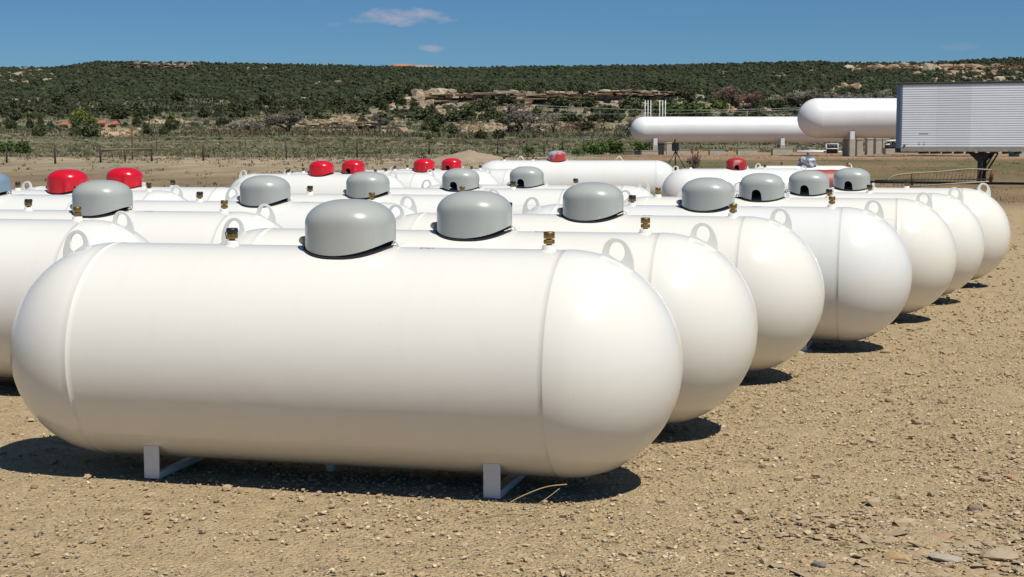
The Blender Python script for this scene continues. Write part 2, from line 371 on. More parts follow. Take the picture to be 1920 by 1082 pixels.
def soil_colour(x, y, z):
    u, W = uw(x, y); Y = HOR-(z-CP[2])*F/np.maximum(W, 1)
    n1 = fbm(x/7, y/7, 4, 21)[..., None]*.5+.5; n2 = fbm(x/30, y/30, 4, 22)[..., None]*.5+.5; n3 = fbm(x/1.5, y/3.0, 3, 23)[..., None]*.5+.5
    gravel = np.array([.49, .362, .205])*(.92+.16*n1)
    dirt = np.array([.27, .19, .105])*(.65+.6*n1)*(.8+.4*n3)
    straw = (np.array([.29, .215, .13])+np.array([.07, .075, .06])*np.clip((W-64)/12, 0, 1)[..., None])*(.6+.75*n3)*(.8+.4*n1)
    green = np.array([.10, .115, .05])*(.7+.6*n3)
    right = np.clip((u-1080)/160, 0, 1)[..., None]
    k = np.clip((W-33)/6, 0, 1)[..., None]
    mids = straw*(1-right)+dirt*right
    c = gravel*(1-k)+mids*k
    # green-tinged grass streaks on the right between the yard and the big tanks
    g = (np.clip((n1-.42)*5, 0, 1)*np.clip((W[..., None]-55)/8, 0, 1)*np.clip((100-W[..., None])/10, 0, 1)*right)*.65
    c = c*(1-g)+green*g
    c = np.where((W[..., None] > 92) & (right > .3), np.array([.36, .24, .15])*(.85+.3*n1), c)
    scrub = np.array([.17, .16, .10])*(.65+.7*n1)
    k2 = np.clip((W-98)/14, 0, 1)[..., None]*(1-right) + np.clip((W-150)/25, 0, 1)[..., None]*right
    c = c*(1-k2)+scrub*k2
    hill = np.array([.20, .18, .115])*(.55+.9*n2)*(1-.55*np.clip((W[..., None]-820)/120, 0, 1))
    k3 = np.clip((W-420)/60, 0, 1)[..., None]
    c = c*(1-k3)+hill*k3
    c = np.where(W[..., None] > 330, patches(u, Y, c), c)
    return c
def fan(name, u0, u1, nu, Ws, m, kind):
    U, WW = np.meshgrid(np.linspace(u0, u1, nu), Ws); x, y = xy(U, WW); z = terrain(x, y)
    near = np.clip((40-WW)/20, 0, 1)
    z = z+near*(.010*fbm(x/.5, y/.5, 3, 31)+.004*fbm(x/.07, y/.07, 2, 33)-.006)
    V = np.stack([x, y, z], -1).reshape(-1, 3); cols = soil_colour(x, y, z).reshape(-1, 3)
    i = np.arange(len(Ws)-1)[:, None]*nu+np.arange(nu-1)[None, :]
    Fc = np.stack([i, i+1, i+nu+1, i+nu], -1).reshape(-1, 4)
    o = np_mesh(name, V, Fc, m, cols, smooth=True); o['kind'] = kind; return o
gm = mat_attr('gravelly_dirt', var=.22, scale=9, bump=1., bscale=60, dist=.03, spec=.15)
# speckle of embedded chips on the ground material
def add_speckle(m):
    N = m.node_tree.nodes; L = m.node_tree.links; b = N['Principled BSDF']
    src = b.inputs['Base Color'].links[0].from_socket; tc = N.new('ShaderNodeTexCoord'); prev = src
    for sc, lo, hi, col, amt in ((55, .0, .30, (.60, .50, .36), .75), (85, .0, .25, (.17, .125, .08), .7), (24, .0, .22, (.36, .29, .20), .7), (150, .0, .3, (.62, .54, .41), .6)):
        v = N.new('ShaderNodeTexVoronoi'); v.inputs['Scale'].default_value = sc; v.inputs['Randomness'].default_value = 1; L.new(tc.outputs['Object'], v.inputs['Vector'])
        sep = N.new('ShaderNodeSeparateColor'); L.new(v.outputs['Color'], sep.inputs[0])
        lt = N.new('ShaderNodeMath'); lt.operation = 'LESS_THAN'; lt.inputs[1].default_value = .22; L.new(sep.outputs[0], lt.inputs[0])
        d = N.new('ShaderNodeMapRange'); d.inputs['From Min'].default_value = .42; d.inputs['From Max'].default_value = .3; d.inputs['To Max'].default_value = amt; L.new(v.outputs['Distance'], d.inputs['Value'])
        mu = N.new('ShaderNodeMath'); mu.operation = 'MULTIPLY'; L.new(lt.outputs[0], mu.inputs[0]); L.new(d.outputs[0], mu.inputs[1])
        # the chips are only in the gravel yard, not on the far land
        g = N.new('ShaderNodeSeparateXYZ'); L.new(tc.outputs['Object'], g.inputs[0])
        gr = N.new('ShaderNodeMapRange'); gr.inputs['From Min'].default_value = 34; gr.inputs['From Max'].default_value = 26; L.new(g.outputs['Y'], gr.inputs['Value'])
        m2 = N.new('ShaderNodeMath'); m2.operation = 'MULTIPLY'; L.new(mu.outputs[0], m2.inputs[0]); L.new(gr.outputs[0], m2.inputs[1])
        mx = N.new('ShaderNodeMix'); mx.data_type = 'RGBA'; mx.inputs['B'].default_value = (*col, 1); L.new(prev, mx.inputs['A']); L.new(m2.outputs[0], mx.inputs['Factor']); prev = mx.outputs['Result']
    L.new(prev, b.inputs['Base Color'])
add_speckle(gm)
hm = mat_attr('hillside_soil', var=.3, scale=.6, bump=.6, bscale=.5, dist=1.0, spec=.1)
Wn = np.concatenate([np.geomspace(1.2, 4.2, 16)[:-1], np.arange(4.2, 9, .03), np.geomspace(9, 40, 240), np.geomspace(40.3, 350, 260)])
fan('ground', -1400, 3300, 620, Wn, gm, 'structure')
fan('hills', -1400, 3300, 560, np.concatenate([np.geomspace(350, 590, 90), np.arange(591, 612, 1.5), np.geomspace(613, 1400, 190), np.geomspace(1420, 3500, 20)]), hm, 'structure')
# plain behind the camera so that the yard does not end there
bx, by = np.meshgrid(np.linspace(-500, 500, 60), np.linspace(-500, -4.5, 60)); 
Vb = np.stack([bx, by, np.full_like(bx, -.03)], -1).reshape(-1, 3); ib = np.arange(59)[:, None]*60+np.arange(59)[None, :]
o = np_mesh('ground', Vb, np.stack([ib, ib+1, ib+61, ib+60], -1).reshape(-1, 4), gm, np.tile(np.array([.49, .362, .205]), (len(Vb), 1))); o['kind'] = 'structure'

# ------------------------------------------------------------------ scattered stones
def ico(sub):
    bm = bmesh.new(); bmesh.ops.create_icosphere(bm, subdivisions=sub, radius=1); V = np.array([v.co[:] for v in bm.verts]); Fc = np.array([[v.index for v in f.verts] for f in bm.faces]); bm.free(); return V, Fc
I1 = ico(1); I2 = ico(2); I3 = ico(3)
def rock_variants(base, k, amp, seed, blocky=0.):
    out = []; r = np.random.default_rng(seed)
    for _ in range(k):
        V = base[0].copy()
        for _ in range(9):   # chop flat facets
            n = r.normal(size=3); n /= np.linalg.norm(n); d = r.uniform(.45, .8); q = V@n; V = V-np.maximum(q-d, 0)[:, None]*n
        if blocky: V = np.sign(V)*np.abs(V)**(1-blocky)
        V = V*(1+amp*r.normal(size=(len(V), 1))); out.append(V)
    return out
def scatter(name, x, y, z, size, sz, variants, Fc, m, cols, tilt=.25, seed=1):
    """one mesh with a rotated, stretched copy of a variant at every point"""
    r = np.random.default_rng(seed); n = len(x); k = r.integers(0, len(variants), n); VV = np.stack(variants)[k]
    a = r.uniform(0, 2*PI, n); sx = size*r.uniform(.7, 1.3, n); sy = size*r.uniform(.6, 1.2, n)
    P = VV*np.stack([sx, sy, sz], -1)[:, None, :]
    t = r.normal(size=n)*tilt; c, s_ = np.cos(t)[:, None], np.sin(t)[:, None]
    P = np.stack([P[..., 0], P[..., 1]*c-P[..., 2]*s_, P[..., 1]*s_+P[..., 2]*c], -1)
    c, s_ = np.cos(a)[:, None], np.sin(a)[:, None]
    P = np.stack([P[..., 0]*c-P[..., 1]*s_, P[..., 0]*s_+P[..., 1]*c, P[..., 2]], -1)
    P += np.stack([x, y, z], -1)[:, None, :]
    nv = VV.shape[1]; FF = (Fc[None]+(np.arange(n)*nv)[:, None, None]).reshape(-1, Fc.shape[1])
    CC = np.repeat(cols, nv, 0)
    return np_mesh(name, P.reshape(-1, 3), FF, m, CC)
rockm = mat_attr('stone', var=.15, scale=60, bump=.3, bscale=120, dist=.004, spec=.25)
PAL = np.array([(.40, .30, .19), (.43, .33, .21), (.34, .27, .19), (.55, .47, .34), (.24, .21, .17), (.30, .19, .13), (.31, .28, .22), (.58, .50, .38), (.38, .27, .14)])
def palette(n, seed):
    r = np.random.default_rng(seed); p = r.choice(len(PAL), n, p=[.24, .2, .14, .12, .07, .05, .06, .06, .06]); return PAL[p]*r.uniform(.9, 1.3, (n, 1))*np.array([1.08, 1.04, .95])
def yard_points(n, W0, W1, u0, u1, seed, power=1.):
    r = np.random.default_rng(seed); W = (r.random(n)*(W1**power-W0**power)+W0**power)**(1/power); u = r.uniform(u0, u1, n); x, y = xy(u, W); return x, y, W
grp = [(60000, 4.4, 11, .0048, 3), (26000, 4.4, 15, .0085, 4), (5200, 4.4, 20, .0145, 5), (9000, 11, 34, .014, 6), (500, 4.5, 26, .022, 8)]
vs1 = rock_variants(I1, 8, .06, 5)
X, Y_, S, SZ = [], [], [], []
for n, W0, W1, s, sd in grp:
    x, y, W = yard_points(n, W0, W1, -260, 2150, sd, 1.0)
    r = np.random.default_rng(sd+50); sz = s*np.exp(r.normal(size=n)*.35)
    # more stones towards the right foreground, as in the yard
    keep = r.random(n) < np.clip(.55+.5*fbm(x/.6, y/.6, 3, 9)+.25*(x-1)/2, .2, 1)
    X.append(x[keep]); Y_.append(y[keep]); S.append(sz[keep]); SZ.append((sz*r.uniform(.35, .75, n))[keep])
for n, W0, W1, u0, u1, s, sd in ((900, 21, 50, 1640, 2150, .028, 94), (800, 4.6, 5.9, 1350, 2100, .018, 91), (150, 4.6, 5.5, 1450, 2100, .036, 92), (300, 5.8, 7.5, 1600, 2100, .014, 93)):
    x, y, W = yard_points(n, W0, W1, u0, u1, sd, 1.0); r = np.random.default_rng(sd); sz = s*np.exp(r.normal(size=n)*.35)
    k = (r.random(n) < np.clip((uw(x, y)[0]-u0)/400, .1, 1)) & (fbm(x/2, y/4, 3, 14) > (-.05 if W0 > 20 else -2)); X.append(x[k]); Y_.append(y[k]); S.append(sz[k]); SZ.append((sz*r.uniform(.12, .3, n)*(2.5 if W0 > 20 else 1))[k])
nn = len(np.concatenate(X[:-4])); X = np.concatenate(X); Y_ = np.concatenate(Y_); S = np.concatenate(S); SZ = np.concatenate(SZ)
pc = palette(len(X), 3); big = np.clip((S-.010)/.015, 0, 1)[:, None]; pc = pc*(1-big*.75)+np.array([.42, .315, .20])*big*.75
pc[nn:] *= .9
g = scatter('gravel', X, Y_, SZ*.15+.0, S, SZ, vs1, I1[1], rockm, pc, .2, 2)
tag(g, 'loose tan and grey gravel covering the yard', 'gravel', kind='stuff')
# slabs and bigger stones one can point to
def stone(px, py, wid, hgt, col, label, seed, flat=.4):
    W = F*(CP[2])/(py-HOR); x, y = xy(px, W); s = wid/F*W/2
    V = rock_variants(I2, 1, .03, seed, .15)[0]*np.array([s, s*.8, max(hgt/F*W*.6, s*flat)])
    o = np_mesh('stone', V, I2[1], rockm, np.tile(np.array(col)*.95, (len(V), 1))); o.location = (float(x), float(y), s*flat*.2); o.rotation_euler = (0, 0, random.uniform(-.3, .3))
    tag(o, label, 'stone', 'loose stones on the yard')
stone(1725, 797, 26, 11, (.36, .28, .18), 'squarish brown stone standing alone on the gravel right of the second tank', 1)
stone(1665, 662, 26, 10, (.40, .31, .2), 'low tan stone near the far right gravel, uppermost of the loose stones', 2)
stone(1676, 755, 24, 10, (.36, .27, .18), 'small tan stone just above the squarish brown stone', 3)
stone(1432, 884, 18, 8, (.25, .17, .11), 'small dark pointed stone on gravel right of the front tank', 4, .7)
stone(1842, 965, 34, 16, (.27, .2, .14), 'dark jagged stone on the pebbly patch near the right edge', 25, .3)
stone(1886, 1055, 80, 26, (.42, .33, .22), 'large flat tan slab in the bottom right corner', 6, .3)
stone(1690, 1062, 62, 18, (.45, .31, .16), 'yellowish flat slab, left of the large corner slab', 7, .3)
stone(1785, 1062, 70, 15, (.42, .37, .29), 'pale grey flat slab between the yellowish slab and the corner slab', 8, .25)
stone(1521, 1068, 18, 12, (.36, .15, .10), 'small brick red stone on the bottom edge', 9, .6)
stone(1545, 1076, 34, 12, (.19, .17, .17), 'dark slate grey stone beside the brick red stone', 10, .3)
stone(1778, 1017, 60, 9, (.40, .27, .18), 'long reddish flat slab just behind the yellowish slab', 11, .15)
stone(1332, 885, 16, 9, (.40, .3, .2), 'small rounded tan stone right of the front tank shadow', 12, .5)
stone(1905, 903, 30, 10, (.46, .26, .14), 'orange flat stone at the right edge of the yard', 13, .3)
stone(54, 922, 18, 9, (.27, .19, .12), 'small brown clod on the gravel by the left edge', 14, .5)
stone(442, 930, 11, 3, (.33, .24, .15), 'small pointed clod in front of the left leg of the front tank', 15, .5)

# dry stem lying in front of the leg
t = empty('dry_stem', (0, 0, 0)); tag(t, 'dry forked plant stem lying on the gravel in front of the right leg', 'stem')
def gp(px, py, h=0):
    W = F*(CP[2]-h)/(py-HOR); x, y = xy(px, W); return (float(x), float(y), h)
def curve_pts(P, n=8):
    P = [Vector(p) for p in P]; out = []
    for i in range(len(P)-1):
        p0 = P[max(i-1, 0)]; p1 = P[i]; p2 = P[i+1]; p3 = P[min(i+2, len(P)-1)]
        for k in range(n):
            s = k/n; out.append(.5*((2*p1)+(p2-p0)*s+(2*p0-5*p1+4*p2-p3)*s*s+(3*p1-p0-3*p2+p3)*s**3))
    out.append(P[-1]); return out
def at_w(px, py, base):   # a point above the base's distance, raised until it shows at row py
    W = F*CP[2]/(base-HOR); x, y = xy(px, W); return (float(x), float(y), z_at(py, W))
def stem(P, r0, r1):
    c = curve_pts(P); MB().tube(c, [r0+(r1-r0)*i/(len(c)-1) for i in range(len(c))], 6).build('stalk', MT['twig'], t)
stem([gp(905, 979, .006), gp(935, 974, .008), gp(970, 974, .01), gp(1000, 972, .012), gp(1015, 970, .008)], .003, .002)
stem([gp(932, 973, .008), at_w(955, 952, 970), at_w(985, 936, 968), at_w(1025, 921, 966), at_w(1064, 916, 964)], .0018, .0022)
stem([gp(973, 973, .008), at_w(1000, 960, 968), at_w(1030, 940, 966), at_w(1050, 924, 964)], .0013, .0017)
for k, (a, b) in enumerate((((760, 972), (830, 981)), ((1000, 974), (1020, 990)), ((870, 984), (905, 979)), ((950, 985), (985, 995)))):
    stem([gp(*a, .006), gp((a[0]+b[0])/2, (a[1]+b[1])/2-2, .01), gp(*b, .005)], .0016, .001)

# ------------------------------------------------------------------ propane tanks
R = .476; HL = 1.037; HC = R+.0495
def ztop(y, rad=R): return HC+math.sqrt(max(rad*rad-y*y, 0))
def shell_mesh(rad, hl, hc, mirror=False):
    prof = []
    n = 26
    for i in range(n+1):
        a = -PI/2+(PI/2)*i/n; prof.append((rad*math.cos(a)*1.004 if 0 < i else 0, -hl+rad*math.sin(a)))
    prof += [(rad*1.0055, -hl+.002), (rad*1.0055, -hl+.006), (rad*1.0003, -hl+.008), (rad, -hl+.03)]
    for i in range(1, 8): prof.append((rad, -hl+.03+(2*hl-.06)*i/8))
    prof += [(rad, hl-.03), (rad*1.0003, hl-.008), (rad*1.004, hl-.006), (rad*1.004, hl-.002)]
    for i in range(n+1):
        a = (PI/2)*i/n; prof.append((rad*math.cos(a)*1.004 if i < n else 0, hl+rad*math.sin(a)))
    return prof
def long_seam(mb, rad, hl, hc, ang):
    """raised welded joint running along the belly"""
    for (a, h) in ((ang, .0012),):
        pts = []; fs = []; n = 14
        for i in range(n+1):
            x = -hl+.015+(2*hl-.03)*i/n
            for da, dr in ((-.016, -.002), (-.008, h), (.008, h), (.016, -.002)):
                aa = a+da; rr = rad+dr; pts.append((x, -rr*math.cos(aa), hc+rr*math.sin(aa)))
        for i in range(n):
            for k in range(3): fs.append((i*4+k, (i+1)*4+k, (i+1)*4+k+1, i*4+k+1))
        mb.add(pts, fs, False)
def superellipse(a, b, t, e=2.4):
    c, s = math.cos(t), math.sin(t); return a*math.copysign(abs(c)**(2/e), c), b*math.copysign(abs(s)**(2/e), s)
def hood_mb(arch, ta=.188, tb=.175, top=.205, sh=.105, thick=.004):
    """lid: saddle-cut skirt with a domed top, an arched notch in the skirt of the +y side when arch is True"""
    n = 240; mb = MB(); tb = tb if arch else .192
    def low(x, y):
        z = ztop(y)-(HC+R)+.012+(.010 if arch else .015)*max(0, x/ta)
        if arch and y > 0 and abs(x-.03) < .040: z += .048+math.sqrt(.040**2-(x-.03)**2)
        return z
    lev = [0, .08, .16, .24, .34, .5, .7, .88, 1.]
    ring = []
    dome = [(math.cos(q), math.sin(q)) for q in [PI/2*i/12 for i in range(1, 13)]]
    V = []; Fc = []
    for j, l in enumerate(lev):
        for k in range(n):
            x, y = superellipse(ta, tb, 2*PI*k/n); z0 = low(x, y); V.append((x, y, z0+(sh-z0)*l))
    for c, s in dome:
        f = c**.80
        for k in range(n):
            x, y = superellipse(ta, tb, 2*PI*k/n, 2.4-.3*s); V.append((x*f, y*f, sh+(top-sh)*s**1.0))
    m = len(lev)+len(dome)
    ka = int(n*.25)
    for j in range(m-1):
        for k in range(n):
            k2 = (k+1) % n; Fc.append((j*n+k, j*n+k2, (j+1)*n+k2, (j+1)*n+k))
    mb.add(V, Fc, True); return mb
LUGA = .4282
def lug_mb():
    K = [(-25, -9), (-28.5, 3), (-30.5, 15), (-29, 26), (-23, 35), (-13, 39.5), (-2, 39.5), (9, 35), (19, 26.5), (27, 17), (32.5, 8), (36, -1), (38, -9)]
    P = [Vector((a/430., 0, b/430.)) for a, b in K]; out = [(p.x, p.z) for p in curve_pts(P, 4)]; th = .006
    n = len(out); inn = []; c0, c1 = -5/430., 16.5/430.
    for k in range(n):   # hole outline follows the same bearing as the rim, closing along the foot
        a0 = math.atan2(out[0][1]-c1, out[0][0]-c0); a1 = math.atan2(out[-1][1]-c1, out[-1][0]-c0)
        a = a0-(k/(n-1))*((a0-a1) % (2*PI)); inn.append((a, 0))
    V = []; Fc = []
    inn = [(c0+.035*math.cos(a)*1.0-.006*math.sin(a)*-1*.6, c1+.037*math.sin(a)-.012*math.cos(a)) for a, _ in inn]
    for y in (-th, th): V += [(x, y, z) for x, z in out]+[(x, y, z) for x, z in inn]
    for k in range(n):
        k2 = (k+1) % n
        Fc += [(k, k2, n+k2, n+k), (2*n+k, 3*n+k, 3*n+k2, 2*n+k2), (k, 2*n+k, 2*n+k2, k2), (n+k, n+k2, 3*n+k2, 3*n+k)]
    return MB().add(V, Fc, False)
_mesh_cache = {}
def part(name, key, make, m, parent, loc=(0, 0, 0), rot=(0, 0, 0), bevel=0):
    k = (key, m.name)
    if k not in _mesh_cache:
        o = make().build(name, m, parent, bevel=bevel); _mesh_cache[k] = o.data
    else:
        o = bpy.data.objects.new(name, _mesh_cache[k]); C.objects.link(o); o.parent = parent
        if bevel:
            bv = o.modifiers.new('bevel', 'BEVEL'); bv.width = bevel; bv.segments = 2; bv.limit_method = 'ANGLE'
    o.location = loc; o.rotation_euler = rot; return o
def hexprof(mb, r, z0, z1, phase=0): return mb.lathe([(r*.93, z0), (r, z0+.004), (r, z1-.004), (r*.93, z1)], 6, smooth=False, phase=phase)
def valve_brass():
    mb = MB(); mb.lathe([(.012, 0), (.012, .014)], 20); hexprof(mb, .0235, .008, .026, .3); mb.lathe([(.012, .02), (.012, .036)], 20)
    mb.lathe([(.0215, .03), (.0235, .032), (.0235, .056), (.021, .059), (0, .059)], 28); return mb
def valve_low():
    mb = MB(); mb.lathe([(.013, 0), (.013, .012)], 20); hexprof(mb, .026, .012, .036, .1); return mb
def cap_low():
    mb = MB(); mb.lathe([(.024, .036), (.0265, .038), (.0265, .052), (.022, .058), (0, .058)], 24)
    mb.tube([(-.02, 0, .05), (-.035, .004, .035), (-.03, .006, .01), (-.012, .003, .006)], .0022, 6); return mb
TINT = [.62, .75, .85, .1, .95, .8, .9, .5, .6, .45, .6, .5, .6, .3, .2, .3, .2, .2, .2, .2, .0, .0, .2]; TSEEN = []
def build_tank(x, y, rz, flip, hoodm, label, group, shell_m=None, hood_op=0, scale=1., long=1., caps=True, wedge=False, hood_x=.0746, vx=(.952, -.479)):
    t = empty('propane_tank', (x, y, terr0(x, y)), rz+(PI if flip else 0)); t.scale = (scale, scale, scale)
    tag(t, label, 'propane tank', group)
    sm = shell_m or MT['white']; hl = HL*long
    def mk():
        mb = MB(); mb.lathe(shell_mesh(R, hl, HC), 144, Matrix.Translation((0, 0, HC)) @ Matrix.Rotation(PI/2, 4, 'Y')); 
        long_seam(mb, R, hl, HC, -.80); long_seam(mb, R, hl, HC, -.80+PI*1.02) ; return mb
    sh = part('shell', ('shell', long), mk, sm, t); k = TINT[len(TSEEN) % len(TINT)]; TSEEN.append(1); sh.color = (.96+.07*k, .975+.03*k, 1.-.045*k, 1)
    # hood, its gasket ring, hinge and hasp
    h = part('hood', ('hood', flip), lambda: hood_mb(flip), hoodm, t, (hood_x, 0, HC+R), (0, hood_op, 0))
    def ring():
        mb = MB(); n = 64; V = []; Fc = []
        for k in range(n):
            X_, Y2 = superellipse(.186, .172 if flip else .189, 2*PI*k/n)
            for f, dz in ((1.05, -.002), (1.05, .007), (.96, .007), (.96, -.002)): V.append((X_*f, Y2*f, ztop(Y2*f)-(HC+R)+dz))
        for k in range(n):
            k2 = (k+1) % n
            for j in range(4): Fc.append((k*4+j, k2*4+j, k2*4+(j+1) % 4, k*4+(j+1) % 4))
        return mb.add(V, Fc, False)
    part('gasket_ring', ('ring', flip), ring, MT['rubber'], t, (hood_x, 0, HC+R))
    def core():
        mb = MB(); mb.lathe([(.10, -.03), (.10, .03), (.06, .035), (.06, .06)], 24); mb.lathe([(.02, .0), (.02, .11), (.035, .115), (.035, .135), (0, .135)], 16, Matrix.Translation((.06, .03, 0)))
        mb.lathe([(.02, .0), (.02, .09), (.03, .1), (0, .11)], 16, Matrix.Translation((-.06, -.04, 0))); return mb
    part('valve_cluster', 'core', core, MT['black'], t, (hood_x, 0, HC+R))  # cluster coloured black to stand for the shade inside the hood
    def hinge():
        mb = MB(); mb.tube([(0, -.04, .03), (0, .04, .03)], .017, 16); mb.box(-.004, .035, -.035, .035, .0, .026); return mb
    if flip: part('hinge', 'hingew', lambda: MB().box(-.020, .006, -.02, .02, -.005, .045).box(-.035, .0, -.02, .02, -.006, .002), MT['lug'], t, (hood_x-.212, 0, HC+R+.002), bevel=.003)
    else: part('hinge', 'hinge', hinge, hoodm, t, (hood_x-.207, 0, HC+R-.004))
    def hasp():
        mb = MB(); pts = [(.0, 0, 0), (.0, 0, .016), (.008, 0, .024), (.018, 0, .022), (.022, 0, .012), (.022, 0, 0)]; mb.tube(pts, .0035, 8)
        mb.box(-.012, .03, -.012, .012, -.003, .003); mb.tube([(.0, -.02, .010), (.012, 0, .012), (.045, .018, .014)], .002, 6); return mb
    part('hasp', 'hasp', hasp, MT['lug'], t, (hood_x+.192, 0, HC+R+.002))
    # two openings on the back line, brass relief valve and black capped fill valve
    boss = lambda: MB().lathe([(.036, -.012), (.034, .0), (.029, .006), (.029, .016), (.026, .019), (0, .019)], 28)
    b1 = part('valve', 'vb', valve_brass, MT['brass'] if not (x < -4) else MT['bronze'], t, (vx[0], 0, HC+R+.017))
    part('valve_boss', 'boss', boss, sm, b1, (0, 0, -.017))
    b2 = part('valve', 'vl', valve_low, MT['brass'], t, (vx[1], 0, HC+R+.015))
    part('valve_boss', 'boss', boss, sm, b2, (0, 0, -.017))
    part('valve_cap', 'cl', cap_low, MT['black'], b2)
    for s in (1, -1):
        if wedge:
            mb = MB(); mb.tube([(-.09, 0, -.01), (-.01, 0, .08), (.01, 0, .08), (.09, 0, -.01)], .009, 8)
            mb.build('lifting_lug', MT['lug'], t, (s*1.03-.13, 0, HC+R))
        else:
            part('lifting_lug', 'lug', lug_mb, MT['lug'], t, (s*(hl+math.sin(LUGA)*R), 0, HC+math.cos(LUGA)*R), (0, LUGA, 0 if s > 0 else PI), .002)
    # legs: U-shaped flat bars
    for fx in (-.744, .779):
        def leg():
            mb = MB(); zt = HC-math.sqrt(R*R-.28*.28)+.004
            for s in (-1, 1): mb.box(-.036, .036, s*.283-.004, s*.283+.004, 0, zt)
            mb.box(-.036, .036, -.279, .279, 0, .008); mb.box(.028, .036, -.279, .279, .008, .03); return mb
        part('leg', 'leg', leg, MT['legw'], t, (fx*long, 0, .0), (0, 0, 0), .0015)
    part('drain_plug', 'plug', lambda: MB().lathe([(.022, -.035), (.022, -.012), (.026, -.01), (.026, .02)], 20), MT['legw'], t, (-.03, 0, HC-R))
    def inkm():
        mb = MB(); r_ = random.Random(4)
        for k in range(4):
            a0 = .02; px = -.024+.016*k; zz = ztop(-.03)-(HC+R)
            mb.box(px, px+.011, -.05+.006*(k % 2), -.03, zz-.0015, zz+.0015)
        return mb
    part('ink_marking', 'ink', inkm, MT['ink'], t, (.42 if not flip else -.42, .02, HC+R))
    return t
def terr0(x, y): return float(terrain(x, y)) if y > 40 else 0.
G1 = 'tanks of the right-hand row'; G2 = 'tanks of the second row'; G3 = 'tanks far behind the rows'
W_ = MT['white']
TK = [
 (0, 0, 0, 0, 'grey', 'big white front tank with grey hood, seen whole on its two legs', G1),
 (.1929, 1.293, .0278, 0, 'grey', 'white tank with smooth grey hood directly behind the front tank', G1),
 (.4341, 3.2049, -.0151, 0, 'grey', 'white tank with grey hood, third from the front in the right-hand row', G1),
 (.9653, 4.7961, -.0185, 0, 'grey', 'white tank with a dark scuffed seam, fourth from the front in the right-hand row', G1),
 (1.3382, 6.6937, -.0039, 1, 'grey', 'white tank with the biggest of the three notched hoods in the right-hand row', G1),
 (1.6402, 8.2632, -.0009, 1, 'grey', 'white tank last but one in the right-hand row, its notched hood the middle of three', G1),
 (1.9846, 9.9913, .0009, 1, 'grey', 'rearmost white tank of the right-hand row, its right end reaching farthest right', G1),
 (-3.269, 1.834, .024, 0, 'grey', 'nearest white tank of the second row, cut by the left edge, hood out of view', G2),
 (-2.892, 3.044, .021, 0, 'grey', 'white tank with the large grey hood that stands in front of two red hoods', G2),
 (-2.495, 4.842, .009, 0, 'grey', 'white tank of the second row with plain grey hood, right of the red-hooded pair', G2),
 (-2.310, 6.705, .006, 0, 'grey', 'white tank of the second row, brass valve standing before its unnotched grey hood', G2),
 (-1.902, 8.808, .002, 1, 'grey', 'white tank with notched grey hood and brass valve before it, in the second row', G2),
 (-1.555, 10.25, .006, 1, 'grey', 'rearmost white tank of the second row, with small notched grey hood', G2),
 (-5.649, 5.924, .012, 0, 'bluegrey', 'white tank at the left edge with a cut-off blue-grey hood', 'tanks at the left behind the second row'),
 (-5.66, 7.30, .009, 0, 'red', 'white tank with the larger bright red hood of the left pair', 'tanks at the left behind the second row'),
 (-5.551, 8.52, .015, 1, 'red', 'white tank with bright red hood just right of and behind the larger red hood', 'tanks at the left behind the second row'),
 (-6.349, 15.913, 0, 0, 'red', 'distant white tank with the lowest, leftmost red hood of the far four', G3),
 (-6.172, 17.258, 0, 1, 'red', 'distant white tank with a red hood notched at its foot, second of the far four', G3),
 (-5.886, 19.727, 0, 0, 'red', 'distant white tank with red hood, third of the far four from the left', G3),
 (-5.657, 21.185, 0, 1, 'red', 'distant white tank with red hood beside the dirt mound, rightmost of the far four', G3),
]
for i, (x, y, rz, fl, hm_, lab, g) in enumerate(TK): 
    build_tank(x, y, rz, fl, MT[hm_], lab, g)
tk2 = [o for o in bpy.data.objects if o.name.startswith('propane_tank')][1]
mb = MB(); V = []; a0 = .62
for i in range(2):
    for k in range(7):
        a = a0+.05*k/6; V.append((-.01+.085*i, -(R+.0008)*math.sin(a), HC+(R+.0008)*math.cos(a)))
mb.add(V, [(k, k+1, 8+k, 7+k) for k in range(6)], False); st = mb.build('sticker', patchy('faded_sticker', (.78, .77, .76), (.42, .40, .62), 60, .5, .56), tk2)
b1 = build_tank(-4.77, 28.0, .2, 0, MT['greyred'], 'long white tank far back with a grey hood patched in red', 'larger tanks beyond the rows', scale=1.1, long=1.60, wedge=True, hood_x=-.40, vx=(-.9, -1.5))
b2 = build_tank(-.52, 22.9, .33, 1, MT['oldred'], 'white tank with a worn dark red hood behind the notched grey hoods', 'larger tanks beyond the rows')
b3 = build_tank(.42, 27.3, .245, 0, MT['silver'], 'maroon tank with a white upper band and scratched silver hood', 'larger tanks beyond the rows', shell_m=MT['twotone'], long=.76)

